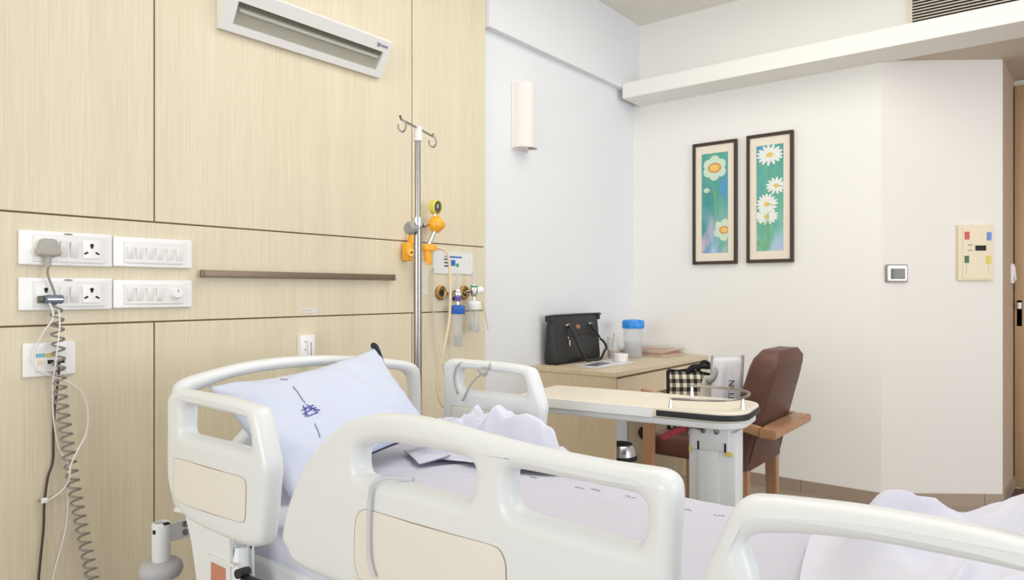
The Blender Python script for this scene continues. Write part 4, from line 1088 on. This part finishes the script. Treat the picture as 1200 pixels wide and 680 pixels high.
# folded towel, its square corner sticking over the bed edge
fc = [at(645, 521, z=.735), at(646, 533, z=.70), at(560, 520, z=.735), at(548, 512, z=.74)]
bm = B()
A_ = [(1.70, 1.245), (1.775, 1.205), (1.79, 1.10), (1.715, 1.09)]
n1, n2 = 24, 16; G = []
for i in range(n1+1):
    G.append([])
    for j in range(n2+1):
        s, t_ = i/n1, j/n2
        a = Vector((*A_[0], 0)).lerp(Vector((*A_[1], 0)), s); b = Vector((*A_[3], 0)).lerp(Vector((*A_[2], 0)), s); p = a.lerp(b, t_)
        G[-1].append((p.x, p.y, MT+.05*(1-t_)**1.3*(.6+.4*s)+.006+.005*fb(p.x, p.y, 12, 2)))
for lay in (0, .006):
    V = [[bm.verts.new((p[0], p[1], p[2]-lay)) for p in r] for r in G]
    for i in range(n1):
        for j in range(n2): bm.faces.new((V[i][j], V[i+1][j], V[i+1][j+1], V[i][j+1]))
    if lay == 0: VT = V
for i in range(n1):
    for j in (0, n2): bm.faces.new((VT[i][j], VT[i+1][j], V[i+1][j], V[i][j]))
for j in range(n2):
    for i in (0, n1): bm.faces.new((VT[i][j], VT[i][j+1], V[i][j+1], V[i][j]))
solo('folded_towel', bm, M['sheet2'], 'flat white folded towel with a square corner at the far bed edge', 'towel', angle=60)
# white cloth corner in front of the pillow, with stitched hem
QC = [at(474, 528, z=MT+.005), at(491, 544, z=MT+.005), at(530, 537, z=MT+.005), at(530, 512, z=MT+.02)]
bm = B(); G = []
for i in range(21):
    G.append([])
    for j in range(15):
        s, t_ = i/20, j/14
        p = QC[0].lerp(QC[1], s).lerp(QC[3].lerp(QC[2], s), t_)
        z_ = MT+.003+.016*math.sin(PI*s)*t_+.014*t_+.004*fb(p.x, p.y, 14, 3)
        G[-1].append(bm.verts.new((p.x, p.y-.012*math.sin(PI*t_)*s, z_)))
for i in range(20):
    for j in range(14): bm.faces.new((G[i][j], G[i+1][j], G[i+1][j+1], G[i][j+1]))
hemline = [G[20][j].co.copy()+Vector((0, 0, .002)) for j in range(15)]+[]
hem2 = [G[i][0].co.copy()+Vector((0, 0, .002)) for i in range(21)]
o = solo('small_cloth', bm, M['sheet2'], 'small white cloth with a dark stitched hem lying in front of the pillow', 'cloth', angle=180)
bm = B(); tube(bm, hemline, .0018, 5); tube(bm, hem2, .0018, 5); part('stitched_hem', bm, M['inkgrey'], o)

# blanket heaped at the foot end
def h_blanket(x, y, d):
    e = min(1, d/.14); e = e*e*(3-2*e)
    a = .100*math.exp(-((x-1.48)**2/.035+(y-.25)**2/.007))
    b = .195*math.exp(-((x-1.50)**2/.06+(y+.07)**2/.034))
    c = .05*math.exp(-((x-1.15)**2/.03+(y-.10)**2/.02))
    wx = x+.06*fb(x, y, 4, 2); wy = y+.06*fb(x, y, 4, 5)
    z = MT+.006+e*(.018+a+b+c+.034*max(0, ridged(wx, wy, 7.5, 11)-.3)+.024*max(0, ridged(wx-wy, wy*1.4+wx, 7, 14)-.35)+.007*fb(x, y, 12, 4))
    return max(z, sheet_z(x, y)+.004)
cloth('crumpled_blanket', [(.98, .22), (1.08, .32), (1.26, .36), (1.45, .40), (1.62, .42), (1.76, .36), (1.765, .10), (1.76, -.28), (1.4, -.30), (1.0, -.28), (.965, 0), (.97, .12)], h_blanket, M['sheet2'], 'white crumpled blanket heaped over the foot end of the bed', 110, 110)

# ================================================================== DESK
DX0, DX1, DY0 = 3.345, 4.632, 1.93
DZ = .75
desk = thing('desk', 'pale wood desk with panel ends and one wide drawer along the wall', 'desk', ((DX0+DX1)/2, 2.2, FZ))
bm = B(); box(bm, (DX0-.004, DY0-.008, DZ-.028), (DX1, DW-.002, DZ), .002, 1); part('desk_top', bm, M['deskwood'], desk)
bm = B(); box(bm, (DX0, DY0, FZ), (DX0+.036, DW-.004, DZ-.0285), .0015, 1); part('end_panel', bm, M['deskwood'], desk)
bm = B(); box(bm, (DX1-.10, DY0, FZ), (DX1-.01, DW-.004, DZ-.0285), .0015, 1); part('end_panel', bm, M['deskwood'], desk)
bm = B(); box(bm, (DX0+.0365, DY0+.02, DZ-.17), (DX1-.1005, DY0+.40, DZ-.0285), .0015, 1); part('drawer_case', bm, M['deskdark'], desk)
bm = B(); box(bm, (DX0+.045, DY0+.001, DZ-.165), (DX1-.105, DY0+.0195, DZ-.042), .0015, 1); part('drawer', bm, M['deskwood'], desk)
q = at(756, 508, x=DX1-.10)
bm = B(); lathe(bm, (DX1-.1003, q.y, q.z), [(0, 0), (.05, 0), (.052, .004), (.046, .010), (0, .010)], 24, (-1, 0, 0)); part('cable_grommet', bm, M['hole'], desk)

# handbag
bz = DZ+.0005
BX0, BX1, BY0, BY1 = 3.44, 3.985, 2.385, 2.482
t = thing('handbag', 'black leather handbag with looped handles standing at the left of the desk', 'handbag', ((BX0+BX1)/2, (BY0+BY1)/2, bz))
bh = .295
bm = B(); secs = []
for k in range(13):
    f = k/12; z_ = bz+bh*f
    w = (1.0+.02*math.sin(PI*f) - .02*f); dp = 1-.62*f
    if k == 0: w, dp = .97, .9
    cxb = (BX0+BX1)/2; hw = (BX1-BX0)/2*w; cyb = BY1-(BY1-BY0)/2*1.0; hd = (BY1-BY0)/2*dp
    pr_ = rrect(cxb-hw, cyb-hd, cxb+hw, cyb+hd, min(hd*.8, .03), 4)
    secs.append([bm.verts.new((a, b, z_)) for a, b in pr_])
for A, C in zip(secs, secs[1:]):
    n = len(A)
    for k in range(n): bm.faces.new((A[k], A[(k+1) % n], C[(k+1) % n], C[k]))
bm.faces.new(secs[0][::-1]); bm.faces.new(secs[-1])
part('body', bm, M['leather'], t, angle=60)
ymid = (BY0+BY1)/2
def bf(s, f, off=.003):   # point on the front face
    dp = 1-.62*f; return Vector((BX0+(BX1-BX0)*s, ymid-(BY1-BY0)/2*dp-off, bz+bh*f))
bm = B(); tube(bm, [(BX0-.004, ymid-.018, bz+bh-.004), (BX0+.02, ymid-.02, bz+bh+.003), (BX1-.02, ymid-.02, bz+bh+.004), (BX1+.008, ymid-.018, bz+bh-.002)], .007, 8, 4)
tube(bm, [bf(.0, .02), bf(.5, .02), bf(1, .02)], .006, 8)
for sx in (BX0, BX1): box(bm, (sx-.012, ymid-.028, bz+bh-.035), (sx+.012, ymid+.022, bz+bh+.004), .006)
part('leather_trim', bm, M['leather'], t)
bm = B(); tube(bm, [bf(.32, .80, .008), bf(.335, .62, .03), bf(.39, .3, .05), bf(.48, .06, .055), bf(.62, .0, .055)+Vector((0, 0, .012)), bf(.80, .04, .055), bf(.93, .18, .045), bf(1.03, .24, .03), bf(1.055, .36, .01), bf(1.02, .45, -.01)], .0085, 9, 6); part('handle', bm, M['leather'], t)
bm = B(); tube(bm, [bf(.79, .80, .008), bf(.81, .68, .02), bf(.87, .56, .022), bf(.93, .50, .018)], .008, 9, 6); part('handle', bm, M['leather'], t)
bm = B()
for s in (.31, .795):
    for dx in (-.012, .012): lathe(bm, bf(s, .785, .001)+Vector((dx, 0, .004)), [(0, 0), (.009, 0), (.009, .004), (.006, .006), (0, .006)], 14, (0, -1, .2))
lathe(bm, bf(.285, .53, .001), [(0, 0), (.010, 0), (.010, .005), (0, .006)], 12, (0, -1, .2)); box(bm, bf(.31, .43, .006)-Vector((.006, .001, .02)), bf(.31, .43, .006)+Vector((.006, .002, .015)), .001, 1)
each('stud', bm, M['chrome'], t)
bm = B(); tube(bm, [bf(.33, .555), bf(.79, .575)], .003, 6); part('zip', bm, M['gold'], t)
bm = B(); lathe(bm, bf(.52, .755, .0005), [(0, 0), (.026, 0), (.026, .002), (0, .004)], 20, (0, -1, .12))
for v in bm.verts: v.co.z = bf(.52, .755).z+(v.co.z-bf(.52, .755).z)*.55
part('oval_badge', bm, M['bronze'], t)

# bottle with blue lid
def vessel(base, rad): return base
q = at(742, 419, z=DZ); x, y = q.x, q.y
t = thing('water_bottle', 'clear plastic bottle with a bright blue lid on the desk', 'bottle', (x, y, bz))
bm = B(); lathe(bm, (x, y, bz), [(0, 0), (.056, 0), (.06, .006), (.064, .10), (.067, .19), (.067, .20)], 30); part('bottle_body', bm, M['clear'], t)
bm = B(); lathe(bm, (x, y, bz+.004), [(0, 0), (.053, 0), (.057, .006), (.059, .10), (0, .10)], 26); part('water', bm, M['water'], t)
bm = B(); lathe(bm, (x, y, bz+.197), [(.064, 0), (.074, .0), (.076, .008), (.076, .042), (.066, .056), (.03, .060), (0, .060)], 30); part('lid', bm, M['brightblue'], t)
q = at(722, 420, z=DZ); x, y = q.x-.01, q.y+.02
t = thing('drinking_glass', 'small clear glass holding amber tea stems, left of the blue-lidded bottle', 'glass', (x, y, bz))
bm = B(); lathe(bm, (x, y, bz), [(0, 0), (.03, 0), (.034, .004), (.04, .12), (.042, .145), (.039, .145), (.032, .008), (0, .008)], 26); part('glass_body', bm, M['glass'], t)
bm = B(); lathe(bm, (x, y, bz+.009), [(0, 0), (.030, 0), (.033, .04), (0, .04)], 22); part('tea', bm, M['tea'], t)
bm = B(); tube(bm, [(x-.01, y, bz+.02), (x+.014, y, bz+.14), (x+.02, y, bz+.165)], .003, 8, 4); tube(bm, [(x+.01, y+.01, bz+.02), (x-.002, y, bz+.13)], .0025, 8, 4); part('spoon', bm, M['brass'], t)
q = at(727.5, 424, z=DZ); x, y = q.x, q.y
t = thing('small_tub', 'small round white tub with lid on the desk before the glass', 'tub', (x, y, bz+.0015))
bm = B(); lathe(bm, (x, y, bz+.0022), [(0, 0), (.040, 0), (.043, .004), (.045, .034), (0, .034)], 26); part('tub_body', bm, M['whiteplastic'], t)
bm = B(); lathe(bm, (x, y, bz+.036), [(0, 0), (.0475, 0), (.0475, .012), (.043, .015), (0, .015)], 26); part('lid', bm, M['whiteplastic2'], t)
# leaflet
cs_ = [at(673, 428, z=DZ+.001), at(694, 432.5, z=DZ+.001), at(745, 425, z=DZ+.001), at(718, 420.5, z=DZ+.001)]
bm = B(); prism(bm, cs_, (0, 0, .0009)); o = solo('leaflet', bm, M['paper'], 'glossy white leaflet with a dark picture lying before the handbag', 'leaflet', smooth=False)
def lerp4(s, t_): return cs_[0].lerp(cs_[3], s).lerp(cs_[1].lerp(cs_[2], s), t_)
bm = B(); prism(bm, [lerp4(a, b)+Vector((0, 0, .0009)) for a, b in ((.08, .3), (.55, .2), (.62, .6), (.2, .75))], (0, 0, .0004)); part('printed_picture', bm, M['photo'], o, smooth=False)
# newspaper stack
q = at(780, 413, z=DZ); ang = -.12
t = thing('newspaper', 'folded newspapers stacked flat at the far end of the desk', 'newspaper', (q.x, q.y, bz))
for k in range(4):
    bm = B(); a_ = ang+random.uniform(-.06, .06); dx, dy = random.uniform(-.012, .012), random.uniform(-.015, .015)
    cx_, cy_ = min(q.x, 4.47)+dx, q.y+dy
    box(bm, (cx_-.13, cy_-.17, bz+.0005+k*.0115), (cx_+.13, cy_+.17, bz+.0115+k*.0115), .0025, 2, rot=Matrix.Rotation(a_, 3, 'Z'))
    part('folded_sheets', bm, M['news'] if k != 1 else M['newsred'], t)
bm = B(); box(bm, (cx_-.125, cy_-.16, bz+.0464), (cx_-.03, cy_+.1, bz+.047)); part('printed_picture', bm, M['newsred'], t)

# waste bin under the desk
q = at(727, 519, z=.3); x, y = q.x, q.y
k_ = (.18)
x, y = 3.64, 2.05
t = thing('waste_bin', 'round steel waste bin with a domed black-banded lid under the desk', 'bin', (x, y, FZ))
bm = B(); lathe(bm, (x, y, FZ), [(0, 0), (.088, 0), (.09, .004), (.09, .29), (0, .29)], 30); part('bin_body', bm, M['bin'], t)
bm = B(); lathe(bm, (x, y, FZ+.29), [(0, 0), (.096, 0), (.098, .004), (.098, .022), (.093, .026), (0, .026)], 30); part('rim_band', bm, M['black'], t)
bm = B(); lathe(bm, (x, y, FZ+.316), [(.091, 0), (.088, .02), (.078, .05), (.070, .062)], 30); part('lid', bm, M['bin'], t)
bm = B(); lathe(bm, (x, y, FZ+.376), [(.071, 0), (.068, .008), (.05, .012), (0, .014)], 30); part('lid_flap', bm, M['black'], t)

# ================================================================== ARMCHAIR
t = ch = thing('armchair', 'brown leatherette armchair with oak arms and legs facing the desk', 'armchair', (3.18, 1.25, FZ))
CX0, CX1 = 2.955, 3.405
SZ0, SZ1 = .43, .53
bm = B(); box(bm, (CX0+.006, 1.07, SZ0), (CX1-.006, 1.53, SZ1), .03, 4); part('seat', bm, M['chairleather'], ch)
def vback(z): return 1.045-.27*max(0, z-.47)
bm = B(); secs = []
for k in range(17):
    f = k/16; z_ = .425+(.935-.425)*f
    inset = .0
    if f > .86: inset = .06*(1-math.sqrt(max(0, 1-((f-.86)/.14)**2)))
    if f > .98: z_ -= .004
    nar = .018*f
    x0, x1 = CX0+.0+nar+inset, CX1-nar-inset
    yb = vback(z_); dp = .135-.02*f-(inset*.6)
    yb += inset*.35
    pr_ = rrect(x0, yb, x1, yb+dp, min(.028, dp*.45), 5)
    secs.append([bm.verts.new((a, b, z_+(.018*math.sin(PI*(a-CX0)/(CX1-CX0)) if f > .8 else 0)*((f-.8)/.2 if f > .8 else 0))) for a, b in pr_])
for A, C in zip(secs, secs[1:]):
    n = len(A)
    for k in range(n): bm.faces.new((A[k], A[(k+1) % n], C[(k+1) % n], C[k]))
bm.faces.new(secs[0][::-1]); bm.faces.new(secs[-1])
part('backrest', bm, M['chairleather'], ch, angle=60)
bm = B()
for sg, sx in ((1, CX0+.014), (-1, CX1-.014)): tube(bm, [(sx+sg*.018*(z_-.425)/.51, vback(z_)+.004, z_) for z_ in (.45, .6, .72, .84)], .0022, 6)
part('piping', bm, M['chairleather'], ch)
# arms: flat oak boards falling towards the back
def arm(x0, x1):
    bm = B()
    prof_ = [(1.53, .745), (1.40, .722), (1.20, .675), (1.06, .640), (.986, .6265)]
    top_, bot = [], []
    V = []
    for y_, z_ in prof_:
        V.append([bm.verts.new((x0, y_, z_)), bm.verts.new((x1, y_, z_)), bm.verts.new((x1, y_, z_-.036)), bm.verts.new((x0, y_, z_-.036))])
    for A, C in zip(V, V[1:]):
        for k in range(4): bm.faces.new((A[k], A[(k+1) % 4], C[(k+1) % 4], C[k]))
    bm.faces.new(V[0]); bm.faces.new(V[-1][::-1])
    bmesh.ops.bevel(bm, geom=[e for e in bm.edges if abs(e.verts[0].co.y-e.verts[1].co.y) > .02], offset=.006, segments=2, affect='EDGES')
    part('armrest', bm, M['chairwood'], ch)
arm(CX0-.055, CX0+.0); arm(CX1-.03, CX1+.022)
bm = B()
prism(bm, [(CX0-.055, .915, .586), (CX1+.022, .915, .586), (CX1+.022, .985, .586), (CX1-.06, .99, .586), (CX0+.06, .99, .586), (CX0-.055, .985, .586)], (0, 0, .038))
bmesh.ops.bevel(bm, geom=list(bm.edges), offset=.006, segments=2, affect='EDGES'); part('back_rail', bm, M['chairwood'], ch)
def cleg(x0, y0, x1, y1, z1, w0, w1):
    bm = B()
    A = [bm.verts.new((x0+a*w0, y0+b*w0, FZ)) for a, b in ((-1, -1), (1, -1), (1, 1), (-1, 1))]
    C = [bm.verts.new((x1+a*w1, y1+b*w1, z1)) for a, b in ((-1, -1), (1, -1), (1, 1), (-1, 1))]
    for k in range(4): bm.faces.new((A[k], A[(k+1) % 4], C[(k+1) % 4], C[k]))
    bm.faces.new(A[::-1]); bm.faces.new(C)
    bmesh.ops.bevel(bm, geom=list(bm.edges), offset=.005, segments=2, affect='EDGES'); part('leg', bm, M['chairwood'], ch)
cleg(CX0-.025, 1.50, CX0-.027, 1.50, .712, .020, .024); cleg(CX1-.004, 1.50, CX1-.004, 1.50, .712, .020, .024)
cleg(CX0+.034, 1.075, CX0+.034, 1.08, .43, .018, .024); cleg(CX1-.034, 1.07, CX1-.034, 1.08, .43, .019, .027)

# bags on the chair
def bag_frame(cx, cy, z0, yaw, lean):
    R = Matrix.Rotation(yaw, 3, 'Z') @ Matrix.Rotation(lean, 3, 'X')
    return lambda p: R @ Vector(p)+Vector((cx, cy, z0))
def soft_slab(w, h, d, nu=24, nv=20, taper=0.0, seed=0, uv=False):
    """cushion shaped body in local space: x across, z up, y depth"""
    bm = B(); F, K = [], []
    uvl = bm.loops.layers.uv.new('UVMap')
    def P(s, t_, sd):
        e = (max(0, 4*s*(1-s))**.4)*(max(0, 4*t_*(1-t_))**.35)
        x = (s-.5)*w*(1-taper*t_); z_ = t_*h
        return Vector((x+.006*noise.noise(Vector((t_*4, seed, 0))), -sd*(d/2*e)+.004*noise.noise(Vector((s*5, t_*5, seed)))*e*2, z_))
    for i in range(nu+1):
        F.append([bm.verts.new(P(i/nu, j/nv, 1)) for j in range(nv+1)])
        K.append([F[i][j] if (i in (0, nu) or j in (0, nv)) else bm.verts.new(P(i/nu, j/nv, -1)) for j in range(nv+1)])
    for i in range(nu):
        for j in range(nv):
            for q, idx in (((F[i][j], F[i+1][j], F[i+1][j+1], F[i][j+1]), ((i, j), (i+1, j), (i+1, j+1), (i, j+1))), ((K[i][j+1], K[i+1][j+1], K[i+1][j], K[i][j]), ((i, j+1), (i+1, j+1), (i+1, j), (i, j)))):
                f = bm.faces.new(q)
                for lp, (a, b) in zip(f.loops, idx): lp[uvl].uv = (a/nu, b/nv)
    return bm
yawc = math.radians(-51.7)
T1 = bag_frame(3.185, 1.395, SZ1-.004, yawc-.05, -.14)
t = thing('gingham_bag', 'black and white gingham bag sitting on the seat of the armchair', 'bag', T1((0, 0, 0)))
bm = soft_slab(.235, .285, .10, seed=2)
for v in bm.verts:
    v.co = T1(v.co+Vector((0, 0, -.02*(v.co.x > .05)*v.co.z*3)))
part('bag_body', bm, M['checks'], t, angle=180)
bm = B(); tube(bm, [T1((-.118, -.004, .0)), T1((-.116, -.01, .14)), T1((-.114, -.004, .285))], .011, 8); tube(bm, [T1((-.115, -.0, .286)), T1((-.02, -.0, .288)), T1((.05, 0, .272)), T1((.115, 0, .262))], .009, 8)
part('black_edging', bm, M['blackcloth'], t)
bm = B(); tube(bm, [T1((-.02, -.015, .275)), T1((.0, -.03, .30)), T1((.05, -.02, .305)), T1((.10, 0, .30)), T1((.13, .02, .285))], lambda f: .016*(1-.4*f), 9, 5); tube(bm, [T1((.03, .01, .28)), T1((.055, .01, .325)), T1((.08, .02, .325)), T1((.11, .03, .30))], .010, 9, 5); part('black_strap', bm, M['blackcloth'], t)
T2 = bag_frame(3.135, 1.225, SZ1-.004, yawc+.1, -.12)
t = thing('cloth_bag', 'white and grey cloth bag with black lettering leaning against the chair back', 'bag', T2((0, 0, 0)))
def sh_(v): # slight tilt to the right
    return Vector((v.x+.10*v.z, v.y, v.z))
bm = soft_slab(.150, .365, .05, taper=.0, seed=5)
for v in bm.verts: v.co = T2(sh_(v.co))
part('bag_body', bm, M['totewhite'], t, angle=180)
bm = B(); tube(bm, [T2(sh_(Vector((.075, -.002, z_)))) for z_ in (0, .12, .24, .372)], .008, 8); tube(bm, [T2(sh_(Vector((-.075, -.002, z_)))) for z_ in (.0, .12, .25, .372)], .0055, 8); part('grey_edging', bm, M['totegrey'], t)
bm = soft_slab(.11, .28, .05, taper=.3, seed=8)
for v in bm.verts: v.co = T2(Vector((v.co.x-.105+.28*v.co.z, v.co.y+.035, v.co.z)))
part('beige_side', bm, M['totebeige'], t, angle=180)
bm = B(); tube(bm, [T2((-.07, .0, .255)), T2((-.045, -.01, .268)), T2((-.028, -.01, .30)), T2((-.03, 0, .32))], lambda f: .020-.012*f, 10, 5); part('grey_handle', bm, M['totegrey'], t)
def txt(x, y, z): 
    v = Vector((y*1.0, 0, -x)); return T2(sh_(Vector((.012+v.x, -.030-z, .195+v.z))))
bm = text_bm("NF.I.HE", .040, txt, .0015); part('lettering', bm, M['textblack'], t, smooth=False)

# ================================================================== OVERBED TABLE
tz = .80
e1 = Vector((2.11, 1.52, 0)); e2 = Vector((2.205, .80, 0))
ld = (e2-e1).normalized(); wd = Vector((-ld.y, ld.x, 0))
if wd.x < 0: wd = -wd
e0 = e1-ld*.12; LN = (e2-e0).length+.005; WD = .345
def O(a, b, z): p = e0+ld*a+wd*b; return Vector((p.x, p.y, z))
tb = thing('overbed_table', 'cream topped overbed table with a steel gallery rail on a white column', 'overbed table', O(LN*.72, WD/2, FZ))
def top_outline(m, r_, a0=0.0):
    pts = []
    for cx_, cy_, st_, r0 in ((LN-m-r_, WD-m-r_, 0, r_), (a0+m+.02, WD-m-.02, 90, .02), (a0+m+.02, m+.02, 180, .02), (LN-m-r_, m+r_, 270, r_)):
        for k in range(9):
            a = math.radians(st_+90*k/8); pts.append((cx_+r0*math.cos(a), cy_+r0*math.sin(a)))
    return pts
bm = sheet_outline(top_outline(.004, .10), [], .033, .004, lambda a, b, c: O(a, b, tz-.0165+c)); part('table_top', bm, M['tabletop'], tb)
bm = sheet_outline(top_outline(.0, .104, .55), [top_outline(.0045, .0995, .55)], .020, .0015, lambda a, b, c: O(a, b, tz-.018+c)); part('black_bumper', bm, M['black'], tb)
bm = B()
q_ = [O(.02, -.001, tz-.034), O(.545, -.001, tz-.034), O(.545, .006, tz-.034), O(.02, .006, tz-.034)]; prism(bm, q_, (0, 0, .033)); part('white_edge', bm, mat('white_edge_strip', (244, 246, 246), .35), tb)
bm = sheet_outline(top_outline(.012, .10), [], .024, .006, lambda a, b, c: O(a, b, tz-.0465+c)); part('under_tray', bm, M['whitemetal'], tb)
# gallery rail
gl = [O(LN-.44, .035, tz), O(LN-.44, .035, tz+.028), O(LN-.36, .025, tz+.032), O(LN-.16, .025, tz+.034), O(LN-.075, .05, tz+.036), O(LN-.03, .12, tz+.038), O(LN-.03, WD-.12, tz+.04), O(LN-.075, WD-.05, tz+.04), O(LN-.15, WD-.03, tz+.04), O(LN-.26, WD-.03, tz+.04)]
bm = B(); tube(bm, [O(LN-.25, .03, tz+.03), gl[3], gl[4], gl[5], gl[6], gl[7], gl[8], gl[9]], .0048, 9, 7); part('gallery_rail', bm, M['steel'], tb)
for a, b, h_ in ((LN-.25, .03, .031), (LN-.03, .12, .038), (LN-.26, WD-.03, .04)):
    bm = B(); lathe(bm, O(a, b, tz), [(0, 0), (.009, 0), (.008, .006), (.0045, h_)], 12); part('rail_post', bm, M['chrome'], tb)
# column
ca0, ca1 = LN-.208, LN-.048
def obox(bm, a0, a1, b0, b1, z0, z1, bev=.004):
    vs = box(bm, (a0, b0, z0), (a1, b1, z1), bev)
    for v in vs: v.co = O(v.co.x, v.co.y, v.co.z)
bm = B(); obox(bm, ca0, ca1, .10, .21, .02, .72, .006); part('column', bm, M['whitemetal'], tb)
bm = B(); obox(bm, ca0+.035, ca1-.055, .092, .0995, .02, .675, .002); cpn = part('column_panel', bm, M['whitemetal'], tb)
bm = B(); obox(bm, ca0+.012, ca1-.02, .085, .215, .655, tz-.058, .004); hd_ = part('column_head', bm, M['whitemetal'], tb)
bm = B()
for a in (ca0+.055, ca0+.10):
    lathe(bm, O(a, .0845, .722), [(0, 0), (.009, 0), (.009, .004), (.005, .007), (0, .007)], 12, -wd)
each('bolt', bm, M['steel'], hd_)
bm = B(); obox(bm, ca0+.034, ca0+.041, .083, .0855, .655, .685, .0005); obox(bm, ca0+.125, ca0+.132, .083, .0855, .655, .685, .0005); each('slot', bm, M['hole'], hd_)
bm = B(); obox(bm, ca1-.035, ca1-.008, .094, .0995, .64, .655, .001); obox(bm, ca0+.002, ca0+.01, .094, .0995, .64, .66, .001); each('worn_paint', bm, M['tagyellow'], tb)
# lever
pA_ = O(ca0+.06, .075, .728); pB = at(806, 499.5, x=pA_.x-.01); pC = at(777, 512.5, x=pA_.x-.01)
bm = B(); tube(bm, [pA_, pB], .008, 10); lv = part('height_lever', bm, M['steel'], tb)
bm = B(); tube(bm, [pB, pB.lerp(pC, .05), pB.lerp(pC, .95), pC], .0115, 12); part('red_grip', bm, M['redgrip'], lv)
# base: C shaped foot on castors
bm = B(); obox(bm, .12, LN, .09, .22, FZ+.055, .022, .008); obox(bm, .06, .12, -.02, WD+.0, FZ+.055, FZ+.10, .008); obox(bm, LN-.06, LN, -.02, WD+.0, FZ+.055, FZ+.10, .008); part('base', bm, M['whitemetal'], tb)
for a in (.09, LN-.03):
    for b in (0, WD-.02):
        bm = B(); cyl(bm, O(a-.012, b, FZ+.027), O(a+.012, b, FZ+.027), .027); cyl(bm, O(a, b, FZ+.03), O(a, b, FZ+.06), .008); part('castor', bm, M['black'], tb)

# ================================================================== LIGHT
def area(name, loc, target, sx, sy, power, col):
    l = bpy.data.lights.new(name, 'AREA'); l.shape = 'RECTANGLE'; l.size = sx; l.size_y = sy; l.energy = power; l.color = col
    o = bpy.data.objects.new(name, l); COL.objects.link(o); o.location = loc
    d = Vector(target)-Vector(loc); o.rotation_euler = d.to_track_quat('-Z', 'Y').to_euler(); return o
area('window_daylight', (-5.5, .2, 1.75), (4, .9, 1.3), 3.2, 2.4, 118, (1, .99, .965))
area('side_daylight', (2.0, -6.2, 1.9), (2.2, 2.5, 1.2), 4.0, 2.4, 120, (.92, .96, 1))
area('room_light', (2.4, .4, 3.12), (2.4, .4, 0), 3.0, 2.8, 38, (1, .975, .93))
w = bpy.data.worlds.new('World'); S.world = w; w.use_nodes = True
bg = w.node_tree.nodes['Background']; bg.inputs['Color'].default_value = (.95, .97, 1, 1); bg.inputs['Strength'].default_value = .62

# ================================================================== CAMERA
cam = bpy.data.cameras.new('camera'); cam.sensor_width = 36; cam.lens = FPX*36/1200; cam.shift_y = -1/1200*-1
co = bpy.data.objects.new('camera', cam); COL.objects.link(co)
co.location = (0, 0, H); co.rotation_euler = (PI/2, 0, YAW-PI/2)
cam.clip_start = .02
S.camera = co

# lift everything so that the floor is at zero
for o in list(COL.objects):
    if o.parent is None: o.location.z -= FZ

S.view_settings.view_transform = 'Standard'
S.view_settings.look = 'None'
S.view_settings.exposure = 0.33
